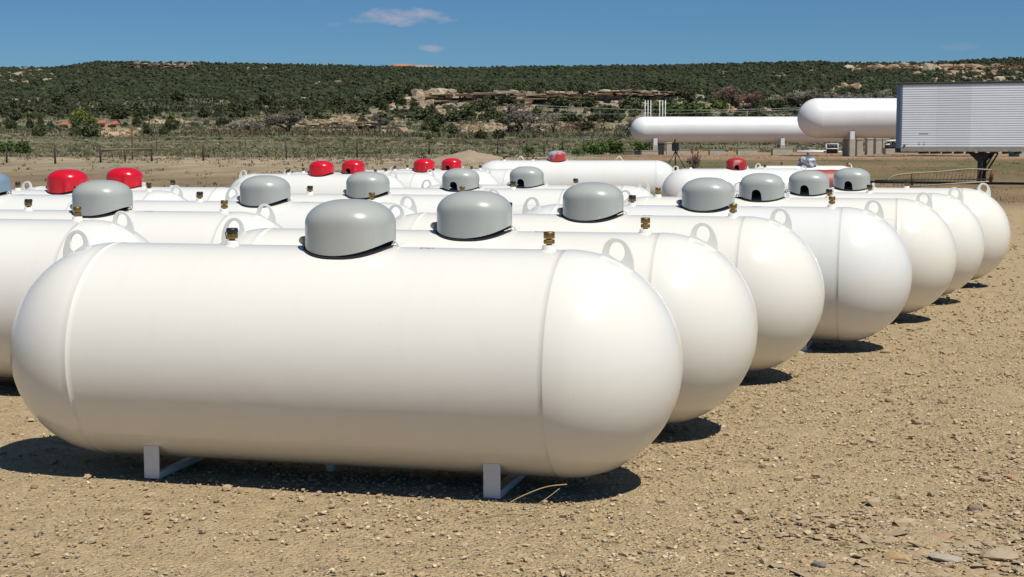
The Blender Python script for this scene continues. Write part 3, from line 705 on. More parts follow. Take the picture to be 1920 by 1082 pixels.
# ------------------------------------------------------------------ big storage tanks
def big_tank(px_left, W, rad, length, topY, label, parts_label):
    x, y = xy(px_left, W); zc = z_at(topY, W)-rad; rz = math.atan2(RH[1], RH[0])
    t = empty('storage_tank', (float(x), float(y), 0), rz); tag(t, label, 'storage tank', 'large storage tanks on piers')
    prof = [(0, 0)]
    for i in range(1, 25):
        a = PI/2*i/24; prof.append((rad*math.sin(a), rad*(1-math.cos(a))))
    prof += [(rad*1.002, rad+.05), (rad, rad+.06), (rad, length*.25), (rad, length*.5), (rad, length*.75)]
    for i in range(24, -1, -1):
        a = PI/2*i/24; prof.append((rad*math.sin(a) if i else 0, length-rad*(1-math.cos(a))))
    MB().lathe(prof, 96, Matrix.Translation((0, 0, zc)) @ Matrix.Rotation(PI/2, 4, 'Y')).build('shell', MT['storage'], t)
    return t, zc, rz
def saddle(t, lx, rad, zc, zpad, base, wid=.36, dep=2.2):
    """white steel saddle plate on a concrete pier"""
    z0 = zc-rad*.62
    MB().box(lx-wid/2, lx+wid/2, -rad*.80, rad*.80, zpad, z0).build('saddle', MT['legw'], t, bevel=.01)
    MB().box(lx-wid*.62, lx+wid*.62, -rad*.83, -rad*.35, base-.2, zpad).box(lx-wid*.62, lx+wid*.62, rad*.35, rad*.83, base-.2, zpad).build('pier', MT['conc'], t, bevel=.02)
t1, zc1, rz1 = big_tank(1180, 130, 1.10, 21, 219.5, 'lower and farther white storage tank, its rounded left end free', '')
for px in (1225, 1460): saddle(t1, (px-1180)/F*130*1.004, 1.10, zc1, z_at(272, 130), z_at(291, 130), .34)
t2, zc2, rz2 = big_tank(1490, 107, 1.395, 20, 185.5, 'higher and nearer white storage tank, running behind the trailer', '')
saddle(t2, (1586-1490)/F*107*1.004, 1.395, zc2, z_at(261, 107), z_at(291, 107), .32)
saddle(t2, 15.5, 1.395, zc2, z_at(261, 107), z_at(291, 107), .32)
def place_px(px, W): x, y = xy(px, W); return float(x), float(y)
def block(name, px0, px1, Y0, Y1, W, dep, m, label, cat, group=None, bev=.02):
    t = empty(name, (*place_px((px0+px1)/2, W), z_at(Y1, W)), rz1); wd = (px1-px0)/F*W; h = (Y1-Y0)/F*W
    tag(t, label, cat, group); return t, wd, h
def conc_block(name, px0, px1, Y0, Y1, W, dep, m, label, cat, group=None):
    W0 = W; W = W if name == 'concrete_pier' else W; x, y = place_px((px0+px1)/2, W); wd = (px1-px0)/F*W; h = (Y1-Y0)/F*W
    mb = MB(); mb.box(-wd/2, wd/2, 0, dep, -.15, h*.9); mb.box(-wd/2-.03, wd/2+.03, -.03, dep+.03, h*.9+.002, h)
    o = mb.build(name, m, None, (x, y, z_at(Y1, W)), bevel=.02); o.rotation_euler = (0, 0, rz1); tag(o, label, cat, group); return o
# bare piers standing in a line away from the nearer tank
for k, (px, yb, yt) in enumerate(((1608, 289.5, 260), (1627, 287.5, 259.5), (1643, 285.5, 260), (1656, 284, 260))):
    conc_block('concrete_pier', px-6.5, px+4.5, yt, yb, 111+k*5, .9, MT['conc'], ['tall concrete pier next to the nearer storage tank saddle', 'tall concrete pier, second in the line of bare piers', 'tall concrete pier, third in the line of bare piers', 'concrete pier closest to the trailer'][k], 'pier', 'bare concrete piers under the nearer storage tank')
for k, (a, b, yt, yb, lab) in enumerate(((1201, 1232, 282, 292, 'low concrete block at the foot of the left saddle of the farther tank'), (1268, 1292, 281, 291, 'low concrete block right of the tripod'), (1328, 1356, 281, 291, 'low concrete block, second right of the tripod'),
        (1380, 1417, 280, 290, 'low concrete block midway under the farther storage tank'), (1445, 1482, 278, 289, 'concrete block at the foot of the right saddle of the farther tank'), (1512, 1524, 277, 289, 'short concrete stump under the nearer tank head'), (1655, 1677, 277, 286, 'low concrete ledge between the last pier and the trailer'))):
    conc_block('concrete_block', a, b, yt, yb, 126 if k < 6 else 118, 1.0, MT['conc'], lab, 'block', 'low concrete blocks in the storage area')
conc_block('timber_crate', 1168, 1183, 282, 292, 124, .8, MT['wood'], 'small tan timber crate left of the farther storage tank', 'crate')
conc_block('dark_bin', 1189, 1199, 283, 292, 124, .7, MT['darksteel'], 'small dark bin beside the timber crate', 'bin')
conc_block('steel_cabinet', 1232, 1243, 268, 292, 126, .5, MT['darksteel'], 'tall narrow dark cabinet right of the left saddle', 'cabinet')
conc_block('concrete_post', 1247.5, 1257, 267, 291, 124, .45, MT['conc'], 'pale square concrete post between the dark cabinet and the tripod', 'post')
# pipework
t = empty('pipe_rack', (*place_px(1556, 124), z_at(288, 124)), rz1); tag(t, 'white pipe rack with dark valves beneath the nearer storage tank', 'pipe rack')
s = 124/F
fr = MB()
for px in (-12, 10): fr.tube([(px*s, 0, 0), (px*s, 0, 18*s)], .035, 8)
fr.tube([(-12*s, 0, 18*s), (10*s, 0, 18*s)], .035, 8); fr.tube([(-12*s, 0, 9*s), (10*s, 0, 9*s)], .04, 8); fr.build('frame', MT['whitepipe'], t)
vv = MB()
for k in range(6):
    px = -9+k*3.6; vv.tube([(px*s, .3, 0), (px*s, .3, (14+4*(k % 3))*s)], .09, 8); vv.lathe([(.05, 0), (.14, .02), (.14, .12), (.05, .14)], 10, Matrix.Translation((px*s, .3, (8+4*(k % 2))*s)))
vv.build('valve_stack', MT['darksteel'], t)
hp = MB(); hp.tube([(-64*s, .6, 3*s), (20*s, .6, 3*s)], .08, 10); hp.tube([(-60*s, 1.2, 5*s), (16*s, 1.2, 5*s)], .06, 10); hp.build('pipe', MT['whitepipe'], t)
t = empty('pump_set', (*place_px(1664, 116), z_at(278, 116)), rz1); tag(t, 'dark pump set with white pipes seen just left of the trailer', 'pump'); s = 116/F
mb = MB()
for k in range(5): mb.tube([((-9+k*4.5)*s, 0, 0), ((-9+k*4.5)*s, 0, (10+3*(k % 2))*s)], .10, 8)
mb.box(-8*s, 8*s, -.3, .3, 2*s, 6*s); mb.build('pump_body', MT['darksteel'], t)
mb = MB(); mb.tube([(-11*s, -.1, 13*s), (11*s, -.1, 14*s)], .07, 8); mb.tube([(-11*s, -.2, 6*s), (-3*s, -.2, 7*s)], .06, 8); mb.build('pipe', MT['whitepipe'], t)
# vent poles behind the farther tank
for px in (1207, 1212.3, 1217.5, 1234, 1239.5, 1244.5):
    x, y = place_px(px, 165); z0 = terrain(x, y); o = MB().tube([(0, 0, 0), (0, 0, z_at(189, 165)-float(z0))], .04, 8).build('white_pole', MT['whitepipe'], None, (x, y, float(z0)))
    tag(o, 'thin white pole rising behind the left part of the farther storage tank', 'pole', 'thin white poles behind the farther tank')
def cable(pts, W, label, r=.03):
    P = [(*place_px(px, W), z_at(Y, W)) for px, Y in pts]; o = MB().tube(curve_pts(P, 6), r, 5).build('power_cable', MT['galv'], None); tag(o, label, 'cable', 'power cables across the valley')
cable([(985, 197), (1100, 203), (1230, 207), (1400, 206), (1700, 196)], 230, 'upper thin cable crossing in front of the cliff', .022)
cable([(985, 214), (1230, 214), (1480, 207), (1700, 200)], 230, 'lower thin cable passing just over the farther storage tank', .018)

# ------------------------------------------------------------------ trailer
TW = 56.
tx, ty = place_px(1684, TW); tr = empty('semi_trailer', (tx, ty, 0), -.152)
tag(tr, 'silver ribbed semi trailer parked at the right edge, standing on its landing gear', 'trailer')
zb = z_at(284.5, TW); ztp = z_at(157, TW); zr = z_at(275, TW); zc_ = z_at(161, TW); LEN = 13.2; WID = 2.55
mb = MB(); nr = 27; V = []; Fc = []
def side(yo, sgn):
    V = []; Fc = []; h = (zc_-zr)/nr; prof = []
    for k in range(nr):
        z = zr+k*h; prof += [(-.007, z), (-.007, z+h*.05), (.0, z+h*.96)]
    prof.append((0, zc_)); seg = 24
    for d, z in prof:
        for i in range(seg+1): V.append((.0+LEN*i/seg, yo-d*sgn, z))
    for j in range(len(prof)-1):
        for i in range(seg):
            a = j*(seg+1)+i; Fc.append((a, a+1, a+seg+2, a+seg+1))
    mb.add(V, Fc, False)
side(0, -1); side(WID, 1)
mb.box(LEN-.02, LEN, .03, WID-.03, zr, zc_); mb.box(0, LEN, .03, WID-.03, zc_-.04, zc_-.01); mb.box(0, LEN, .03, WID-.03, zr, zr+.04)
mb.build('cargo_box', MT['alum'], tr)
mb = MB(); V = []; pr = [(0., -.012)]+[(-.25*math.sin(a), .25-.262*math.cos(a)) for a in [PI/2*i/10 for i in range(1, 11)]]; pr += [(-.25, WID-.25)]+[(-.25*math.cos(a), WID-.25+.262*math.sin(a)) for a in [PI/2*i/10 for i in range(1, 11)]]
for z in (zr-.05, zc_): V += [(x, y, z) for x, y in pr]
k = len(pr); mb.add(V, [(i+1, i, k+i, k+i+1) for i in range(k-1)], True); mb.build('front_panel', MT['bluecorner'], tr)
mb = MB(); mb.box(-.26, LEN+.02, -.03, WID+.03, zc_+.002, ztp-.02); mb.box(-.27, LEN+.03, -.045, WID+.045, ztp-.018, ztp); mb.build('roof_rail', MT['capmet'], tr, bevel=.01)
mb = MB(); mb.box(-.02, LEN, -.035, .06, zb, zr-.003); mb.box(-.02, LEN, WID-.06, WID+.035, zb, zr-.003)
for i in range(36): mb.box(.2+i*.36, .23+i*.36, -.045, -.034, zb+.03, zb+.06)
mb.build('bottom_rail', MT['botrail'], tr, bevel=.004)
mb = MB(); mb.box(-.24, .5, .05, WID-.05, zb-.04, zr-.06)
for i in range(30): mb.box(.6+i*.42, .68+i*.42, .08, WID-.08, zb-.08, zr-.06)
mb.build('floor_frame', MT['darksteel'], tr)
lg = (1829-1690)/F*TW
for yy in (.45, WID-.45):
    o = MB().box(lg-.075, lg+.075, yy-.06, yy+.06, .22, zb-.05).box(lg-.07, lg+.07, yy-.05, yy+.05, .08, .22).build('landing_leg', MT['darksteel'], tr, bevel=.01)
    mb = MB(); mb.add([(lg-.40, yy-.1, zb-.05), (lg+.40, yy-.1, zb-.05), (lg+.08, yy-.1, zb-.36), (lg-.08, yy-.1, zb-.36), (lg-.40, yy-.06, zb-.05), (lg+.40, yy-.06, zb-.05), (lg+.08, yy-.06, zb-.36), (lg-.08, yy-.06, zb-.36)],
       [(0, 3, 2, 1), (4, 5, 6, 7), (0, 1, 5, 4), (2, 3, 7, 6), (1, 2, 6, 5), (3, 0, 4, 7)]); mb.build('gusset', MT['darksteel'], o)
    MB().box(lg-.16, lg+.16, yy-.14, yy+.14, .0, .07).build('foot', MT['rust'], o, bevel=.01)
    MB().tube([(lg+.48, yy, zb-.06), (lg+.10, yy, .48)], .03, 8).build('brace', MT['darksteel'], o)
MB().tube([(lg, .45, .62), (lg, WID-.45, .62)], .035, 8).build('cross_shaft', MT['darksteel'], tr)
MB().box(.07, .15, -.06, -.02, zr+.01, zr+.07).build('marker_light', MT['redlens'], tr, bevel=.01)
mb = MB()
for dx in (.60, .78): mb.box(dx, dx+.05, -.004, .02, zr+.05, zr+.14)
mb.box(.62, .95, -.005, .02, zr+.44, zr+.47); mb.build('side_marking', MT['darksteel'], tr)
for wx in (10.4, 11.7):
    for yy in (.15, WID-.15):
        o = MB().lathe([(.26, -.28), (.48, -.28), (.52, -.24), (.52, .24), (.48, .28), (.26, .28)], 40, Matrix.Translation((wx, yy+(.13 if yy < 1 else -.13), .52)) @ Matrix.Rotation(PI/2, 4, 'X')).build('wheel', MT['blackt'], tr)
MB().box(9.4, 12.6, .5, WID-.5, .5, zb-.08).build('bogie', MT['darksteel'], tr)

# ------------------------------------------------------------------ cattle panel, tripod, bare shrub
cw = 47.
def P3(px, Y, W=cw): return (*place_px(px, W), z_at(Y, W))
t = empty('pipe_gate', P3(1770, 352)); t.location = (0, 0, 0); tag(t, 'low rusty pipe gate with wire mesh lying tilted in front of the trailer', 'gate')
MB().tube(curve_pts([P3(1660, 338), P3(1673, 329), P3(1705, 325), P3(1760, 321.5), P3(1812, 317), P3(1857, 319)], 5), .022, 8).build('top_bar', MT['palebar'], t)
MB().tube([P3(1700, 350), P3(1780, 344.5), P3(1855, 340)], .024, 8).build('bottom_bar', MT['palebar'], t)
MB().tube([P3(1636, 338), P3(1760, 336.5), P3(1848, 336)], .018, 8).build('middle_bar', MT['darksteel'], t)
MB().tube([P3(1856, 317), P3(1851, 341)], .06, 8).build('end_post', MT['rust'], t)
MB().tube([P3(1706, 324), P3(1705, 347)], .04, 8).build('brace_post', MT['rust'], t)
mb = MB()
for k in range(26):
    px = 1672+k*7.0; yt = np.interp(px, [1660, 1673, 1705, 1760, 1812, 1857], [338, 329, 325, 321.5, 317, 319]); yb = np.interp(px, [1670, 1855], [351, 340])
    mb.tube([P3(px+4, yt), P3(px+random.uniform(-2, 0), yb)], .008, 5)
mb.build('mesh_wires', MT['rust'], t)
tw = 66.; bxp, byp = place_px(1264, tw); zt0 = float(terrain(bxp, byp)); t = empty('tripod_stand', (bxp, byp, zt0), .3); tag(t, 'black tripod with a dark box on top behind the long white tank', 'tripod')
s = tw/F; ht = lambda Y: z_at(Y, tw)-zt0
MB().tube([(0, 0, 0.02), (0, 0, ht(283))], .03, 8).build('pole', MT['black'], t)
MB().lathe([(.05, 0), (.07, .01), (.05, .05), (.02, .06)], 12).build('foot', MT['black'], t)
for a in (-2.9, -.35, 1.4): MB().tube([(0, 0, ht(284)), (.62*math.cos(a), .62*math.sin(a), .0)], .022, 8).build('leg', MT['black'], t)
mb = MB(); mb.box(-.13, .13, -.08, .08, ht(283), ht(267)); mb.box(-.16, -.13, -.06, .06, ht(280), ht(269)); mb.build('box', MT['black'], t, bevel=.01)
MB().box(-.055, .0, -.04, .04, ht(267), ht(261)).build('head', MT['black'], t, bevel=.01)

# ------------------------------------------------------------------ bare trees and foliage
def branches(mb, p, d, ln, r, depth, rnd, spread=.55, thin=None):
    q = p+d*ln; mid = p+d*ln*.5+Vector((rnd.uniform(-1, 1), rnd.uniform(-1, 1), 0))*ln*.06
    (mb if depth > 1 or thin is None else thin).tube([p, mid, q], [max(r, .0055), max(r*.85, .005), max(r*.68, .0045)], 5 if depth > 1 else 3, True)
    if depth == 0: return
    for _ in range(rnd.choice((2, 3, 3)) if depth > 1 else 4):
        nd = (d+Vector((rnd.gauss(0, spread), rnd.gauss(0, spread), rnd.gauss(.05, spread*.6)))).normalized()
        branches(mb, q if rnd.random() < .6 else mid, nd, ln*rnd.uniform(.6, .85), r*.62, depth-1, rnd, spread, thin)
def bare_tree(seed, h, lean=0., stems=1, depth=7):
    rnd = random.Random(seed); a = MB(); b = MB()
    for s_ in range(stems):
        d = Vector((rnd.uniform(-.25, .25)+lean+(s_-(stems-1)/2)*.55, rnd.uniform(-.2, .2), 1)).normalized()
        branches(a, Vector(((s_-(stems-1)/2)*.1*h*.2, 0, -.1)), d, h*.27, h*.035, depth, rnd, .5, b)
    return a, b
_bt = {}
def put_bare(px, Yb, Yt, m, label, seed=0, stems=1, W=None, group='bare trees in the valley', name='bare_tree', wscale=1.):
    if W is None: x, y, z, W = hit(px, Yb)
    else: x, y = place_px(px, W); z = float(terrain(x, y))
    h = (Yb-Yt)/F*W; key = (seed, stems)
    if key not in _bt:
        a, b = bare_tree(seed, 1., stems=stems); top = max(v[2] for v in b.v)
        for q in (a, b): q.v = [(v[0]/top, v[1]/top, v[2]/top) for v in q.v]
        _bt[key] = (a, b)
    a, b = _bt[key]; t = empty(name, (x, y, z-.1), random.uniform(0, 6)); t.scale = (h*wscale, h*wscale, h)
    part('trunk', ('bt', key), lambda: a, MT['bark'], t); part('twig_crown', ('tw', key), lambda: b, m, t)
    tag(t, label, 'tree', group)
put_bare(545, 250, 209, MT['twigs'], 'wide leafless grey tree in front of the low pale ledge, left of centre', 1, 2, wscale=1.7)
put_bare(452, 253, 225, MT['twigspale'], 'pale leafless tree with a bleached leaning trunk', 2, 1, wscale=1.2)
put_bare(478, 250, 228, MT['twigs'], 'leafless grey tree close right of the bleached leaning trunk', 3, 2, wscale=1.3)
put_bare(655, 250, 229, MT['twigspale'], 'small leafless tree on the right end of the low pale ledge', 4, 2, wscale=1.2)
put_bare(716, 248, 212, MT['twigs'], 'tall leafless tree between the low ledge and the cliff', 5, 1, wscale=.9)
put_bare(975, 252, 190, MT['twigs'], 'largest leafless tree, dark forked trunk, below the cliff', 6, 2, wscale=1.5)
put_bare(1040, 251, 210, MT['twigspale'], 'leafless tree just right of the largest bare tree', 7, 1, wscale=1.1)
put_bare(1090, 246, 226, MT['twigsred'], 'low reddish leafless thicket tree behind the wire gate frame', 8, 2, wscale=2.2)
put_bare(1170, 250, 222, MT['twigs'], 'leafless grey tree at the left end of the farther storage tank', 9, 2, wscale=1.2)
put_bare(1376, 205, 163, MT['twigsred'], 'large reddish leafless tree on the slope above the farther storage tank', 10, 2, wscale=1.3)
put_bare(1410, 208, 170, MT['twigsred'], 'reddish brown leafless tree right of the large reddish one', 1, 1, wscale=1.4)
for k, (px, yt) in enumerate(((1455, 178), (1478, 172), (1500, 168), (1524, 164), (1548, 168), (1578, 176), (1606, 175), (1634, 172), (1662, 167))):
    put_bare(px, 205, yt, MT['twigspale'] if k % 2 == 0 else MT['twigs'], 'pale leafless cottonwood in the thicket above the nearer storage tank', 2+k, 2, wscale=1.15, group='pale leafless cottonwoods above the storage tanks')
put_bare(1300, 330, 266, MT['twigsred'], 'thin reddish leafless sapling right of the tripod', 12, 1, W=62, name='sapling', group='', wscale=.5)
put_bare(815, 273, 264, MT['twigs'], 'small leafless bush near the fence right of the red hoods', 13, 2, wscale=1.5, name='bare_bush')
# rust-brown thickets of the valley floor
def blob_leafs(lobes, nleaf, size, seed, zsq=.8):
    """many small leaf faces spread through a few lobes"""
    r = np.random.default_rng(seed); P = []
    for (cx, cy, cz, rad) in lobes:
        n = int(nleaf*rad/sum(l[3] for l in lobes)); d = r.normal(size=(n, 3)); d /= np.linalg.norm(d, axis=1)[:, None]
        rr = rad*(.45+.6*r.random((n, 1))**.6)*(1+.18*r.normal(size=(n, 1))); P.append(np.array([cx, cy, cz])+d*rr*np.array([1, 1, zsq]))
    P = np.concatenate(P); P = P[P[:, 2] > .03]; n = len(P)
    a = r.normal(size=(n, 3)); a /= np.linalg.norm(a, axis=1)[:, None]; b = np.cross(a, r.normal(size=(n, 3))); b /= np.linalg.norm(b, axis=1)[:, None]
    sz = size*r.uniform(.6, 1.4, (n, 1)); V = np.stack([P-a*sz-b*sz*.6, P+a*sz-b*sz*.6, P+b*sz+a*sz*.2], 1).reshape(-1, 3)
    return V, np.arange(n*3).reshape(-1, 3)
def tree_variant(kind, seed):
    r = random.Random(seed)
    if kind == 'juniper':
        lobes = [(r.uniform(-.22, .22), r.uniform(-.22, .22), r.uniform(.35, .6), r.uniform(.24, .36)) for _ in range(5)]+[(r.uniform(-.08, .08), 0, .8, .2), (r.uniform(-.3, .3), r.uniform(-.3, .3), .25, .22)]
        V, Fc = blob_leafs(lobes, 620, .06, seed, .95)
    elif kind == 'bush':
        lobes = [(r.uniform(-.35, .35), r.uniform(-.35, .35), r.uniform(.15, .5), r.uniform(.25, .38)) for _ in range(6)]
        V, Fc = blob_leafs(lobes, 900, .05, seed, .9)
    return V, Fc
def solid_core(lobes_seed, s=.8):
    V = rock_variants(I1, 1, .15, lobes_seed)[0]*np.array([.36, .36, .40])*s+np.array([0, 0, .42]); return V, I1[1]
TV = {}
def leaf_tree(kind, vi, x, y, z, h, wd, m, label, group, name='juniper', cat='tree'):
    key = (kind, vi, m.name)
    t = empty(name, (x, y, z-.08*h), random.uniform(0, 6)); t.scale = (wd, wd, h)
    if key not in TV:
        V, Fc = tree_variant(kind, vi+3); V2, F2 = solid_core(vi+8, .9 if kind == 'juniper' else .85); 
        cr = np_mesh('crown', np.concatenate([V, V2]), np.concatenate([Fc, F2+len(V)]), m, None, t)
        tk = MB(); tk.tube([(0, 0, -.05), (.02, 0, .2), (.0, .02, .45)], [.05, .04, .02], 6); tk.tube([(.01, 0, .15), (.12, .05, .4)], [.03, .012], 5); tk.tube([(.01, 0, .2), (-.12, -.06, .42)], [.025, .012], 5)
        tko = tk.build('trunk', MT['bark'], t); TV[key] = (cr.data, tko.data)
    else:
        for nm, me in zip(('crown', 'trunk'), TV[key]):
            o = bpy.data.objects.new(nm, me); C.objects.link(o); o.parent = t
    tag(t, label, cat, group); return t
# juniper positions all over the slopes
r = np.random.default_rng(5); n = 74000
W = (r.random(n)*(1345**2-300**2)+300**2)**.5; u = r.uniform(-650, 2550, n); x, y = xy(u, W); z = terrain(x, y); Yp = HOR-(z-CP[2])*F/W
d = np.where(W > 600, .97, np.where(W > 500, .55, np.where(W > 430, .18, .05)))
d = np.where((W > 600) & (W < 860) & (u < 720), .36, d); d = np.where((W > 430) & (W < 600), d*np.where((u > 740) & (u < 1300), 1.25, .75), d)
d = d*np.clip(.55+1.3*fbm(x/45, y/45, 3, 41)+.45*(W > 800), 0, 1)
d = np.where(W > 860, np.maximum(d, 1.2), d)
for (pu, pY, ru, rY, kk) in ((330, 202, 100, 17, .03), (222, 249, 60, 10, .02), (60, 146, 60, 14, .5), (1700, 131, 130, 6, .25), (1800, 150, 80, 16, .55), (870, 190, 90, 13, .22), (1130, 183, 130, 10, .35), (1580, 167, 28, 5, .05), (1385, 205, 50, 6, .3), (310, 126, 60, 4, .3), (650, 233, 80, 12, .08), (330, 229, 70, 5, .05), (900, 240, 50, 8, .2), (170, 233, 60, 8, .15), (760, 250, 500, 12, .1), (1540, 190, 110, 16, .2)):
    d = np.where(((u-pu)/ru)**2+((Yp-pY)/rY)**2 < 1, d*kk, d)
keep = r.random(n) < d*.72
x, y, z, W, u, Yp = [q[keep] for q in (x, y, z, W, u, Yp)]
# thin out overlapping trees on a 5 m grid
_, idx = np.unique(np.stack([np.floor(x/4.2), np.floor(y/4.2)], 1), axis=0, return_index=True)
x, y, z, W, u, Yp = [q[idx] for q in (x, y, z, W, u, Yp)]
sz = r.uniform(2.0, 4.9, len(x))*np.where(W > 1150, .85, 1.)*np.where(W < 600, .78, 1.)
order = np.argsort(-(sz/W)*((u > 0) & (u < 1920)))
near, rest = order[:230], order[230:]
for k, i in enumerate(near):
    ui = u[i]
    zone, lab = ('junipers left below the mesa', 'rounded green juniper among sagebrush on the left slope') if ui < 640 else ('junipers around the sandstone cliff', 'dark green juniper growing around the sandstone cliff') if ui < 1260 else ('junipers on the slope above the storage tanks', 'dark green juniper on the slope above the storage tanks')
    leaf_tree('juniper', k % 6, float(x[i]), float(y[i]), float(z[i]), float(sz[i]), float(sz[i])*random.uniform(1.0, 1.5), MT['juniper'], lab, zone)
for k, (px, Yb, wpx, hpx) in enumerate(((743, 192, 44, 30), (778, 208, 22, 24), (792, 226, 46, 22), (813, 219, 24, 22), (850, 230, 36, 20), (880, 226, 46, 24), (893, 213, 34, 22), (914, 213, 36, 32), (925, 224, 30, 16), (946, 199, 52, 18), (850, 252, 26, 18), (823, 250, 34, 22), (800, 246, 22, 16),
      (1048, 203, 52, 22), (1098, 203, 42, 24), (1060, 230, 34, 20), (1117, 229, 24, 16), (1147, 231, 36, 30), (1182, 207, 52, 26), (1012, 196, 22, 16), (1130, 212, 24, 14), (263, 216, 50, 22), (232, 224, 40, 20), (300, 214, 30, 16), (340, 192, 34, 18), (207, 214, 36, 20), (120, 200, 40, 20), (60, 215, 44, 20), (150, 180, 40, 18), (605, 225, 36, 24), (683, 240, 28, 22), (640, 205, 40, 22), (560, 205, 44, 22), (500, 200, 40, 20), (455, 222, 30, 16), (720, 236, 40, 24), (700, 200, 44, 22))):
    X_, Y2, Z_, W2 = hit(px, Yb); zone, lab = ('junipers left below the mesa', 'rounded green juniper among sagebrush on the left slope') if px < 640 else ('junipers around the sandstone cliff', 'dark green juniper growing around the sandstone cliff')
    leaf_tree('juniper', k % 6, X_, Y2, Z_, hpx/F*W2*1.1, wpx/F*W2*1.05, MT['juniper'], lab, zone)
crowns = rock_variants(I2, 10, .13, 15)
for v in crowns: v[:, 2] = v[:, 2]*.9+.55
jm = mat_attr('far_juniper_foliage', var=.5, scale=.9, bump=.0, spec=.1)
jc = np.array([.043, .052, .028])*np.random.default_rng(3).uniform(.7, 1.25, (len(rest), 1))
rc = np.random.default_rng(31).random(len(rest))[:, None]; jc = np.where(rc > .93, jc*np.array([1.5, 1.3, 1.2]), jc); jc = np.where(rc < .04, jc*np.array([1.4, 1.5, 1.1]), jc)
wood = scatter('juniper_woodland', x[rest], y[rest], z[rest]-.2, sz[rest]*.52, sz[rest]*.5, crowns, I2[1], jm, jc, .08, 4)
tag(wood, 'dark juniper woodland covering the far mesa slopes', 'woodland', kind='stuff')
print('trees', len(near), len(rest))
# green bushes by the fence and below the tanks
for k, (px, Yb, Yt, wpx, m, lab) in enumerate(((14, 289, 264, 38, 'bush', 'green bush at the left edge beyond the fence'), (56, 291, 266, 34, 'bush', 'green bush second from the left edge beyond the fence'), (1152, 289, 264, 44, 'bush', 'dense green bush left of the farther storage tank'), (1112, 290, 268, 40, 'bush', 'spreading yellow-green bush under the wire gate frame'),
        (1204, 286, 262, 40, 'bush', 'green bush under the rounded end of the farther storage tank'), (1075, 290, 279, 22, 'bush', 'low green bush left of the spreading one'), (993, 287, 275, 26, 'bush', 'low bush behind the dirt mound'), (805, 262, 252, 14, 'bush', 'small bright green tree top by a fence post'), (158, 234, 199, 46, 'limetree', 'round lime green tree behind the adobe houses'), (185, 238, 214, 30, 'limetree', 'olive green tree between the two adobe houses'),
        (322, 246, 226, 17, 'juniper', 'lone dark tree on the pale cut of the left valley'), (956, 251, 238, 18, 'juniper', 'round dark bush left of the largest bare tree'), (848, 252, 234, 22, 'juniper', 'dark bush left of the tan bank'), (1345, 208, 190, 30, 'bush', 'green shrub on the slope over the farther tank'), (1245, 218, 196, 60, 'bush', 'green brush behind the thin white poles'), (1300, 220, 198, 70, 'bush', 'green brush right of the thin white poles'),
        (25, 243, 226, 22, 'juniper', 'dark tree at the far left of the valley'), (64, 243, 226, 20, 'juniper', 'dark tree left of the adobe houses'), (85, 242, 222, 16, 'juniper', 'slim dark tree nearest left of the adobe houses'), (104, 240, 228, 14, 'juniper', 'short dark tree touching the left adobe house'))):
    X_, Y2, Z_, W2 = hit(px, Yb); h = (Yb-Yt)/F*W2*(1.45 if m == 'bush' else 1.15)
    leaf_tree('bush' if m != 'juniper' else 'juniper', 20+k % 4, X_, Y2, Z_, h*1.15, wpx/F*W2*1.0, MT[m], lab, 'green shrubs and trees of the valley', 'green_bush' if m == 'bush' else 'leafy_tree' if m == 'limetree' else 'juniper', 'bush' if m == 'bush' else 'tree')

# sagebrush and dry grass: upright tufts, nobody could count them
def tufts(name, n, W0, W1, h0, h1, pal, seed, label, u0=-600, u1=2500, mask=None, blades=14, spread=.5, power=1.2):
    r = np.random.default_rng(seed); W = (r.random(n)*(W1**power-W0**power)+W0**power)**(1/power); u = r.uniform(u0, u1, n); x, y = xy(u, W); z = terrain(x, y)
    if mask is not None:
        k = mask(u, W, x, y, HOR-(z-CP[2])*F/W, r); x, y, z, W, u = [q[k] for q in (x, y, z, W, u)]
    n = len(x); h = r.uniform(h0, h1, n)*(.6+.8*(fbm(x/12, y/12, 3, seed)*.5+.5)); wd = h*spread*r.uniform(.8, 1.6, n)
    a = r.uniform(0, 2*PI, (n, blades)); rr = np.sqrt(r.random((n, blades)))*wd[:, None]
    bx_ = x[:, None]+rr*np.cos(a); by_ = y[:, None]+rr*np.sin(a); hh = h[:, None]*(1-.55*(rr/wd[:, None])**2)*r.uniform(.6, 1.15, (n, blades))
    th = r.uniform(0, 2*PI, (n, blades)); bw = h[:, None]*.16*r.uniform(.6, 1.5, (n, blades)); lx = r.normal(size=(n, blades))*h[:, None]*.22; ly = r.normal(size=(n, blades))*h[:, None]*.22
    zb_ = np.repeat(z[:, None], blades, 1)-.05
    V = np.stack([np.stack([bx_-bw*np.cos(th), by_-bw*np.sin(th), zb_], -1), np.stack([bx_+bw*np.cos(th), by_+bw*np.sin(th), zb_], -1),
                  np.stack([bx_+bw*.8*np.cos(th)+lx, by_+bw*.8*np.sin(th)+ly, zb_+hh*.8], -1), np.stack([bx_-bw*.5*np.cos(th)+lx, by_-bw*.5*np.sin(th)+ly, zb_+hh], -1)], 2).reshape(-1, 3)
    pal = np.array(pal); nz = fbm(x/16, y/16, 3, seed+5)*.5+.5+r.normal(size=n)*.16; pi = np.clip((nz*len(pal)).astype(int), 0, len(pal)-1)
    c = pal[pi]*r.uniform(.75, 1.25, (n, 1)); CC = np.repeat(c, blades*4, 0)
    o = np_mesh(name, V, np.arange(len(V)).reshape(-1, 4), sgm, CC); tag(o, label, name.replace('_', ' '), kind='stuff'); return o
sgm = mat_attr('scrub_foliage', var=.2, scale=5, spec=.1)
SAGE = [(.10, .11, .06), (.17, .165, .095), (.23, .205, .12), (.30, .25, .155), (.16, .165, .085)]
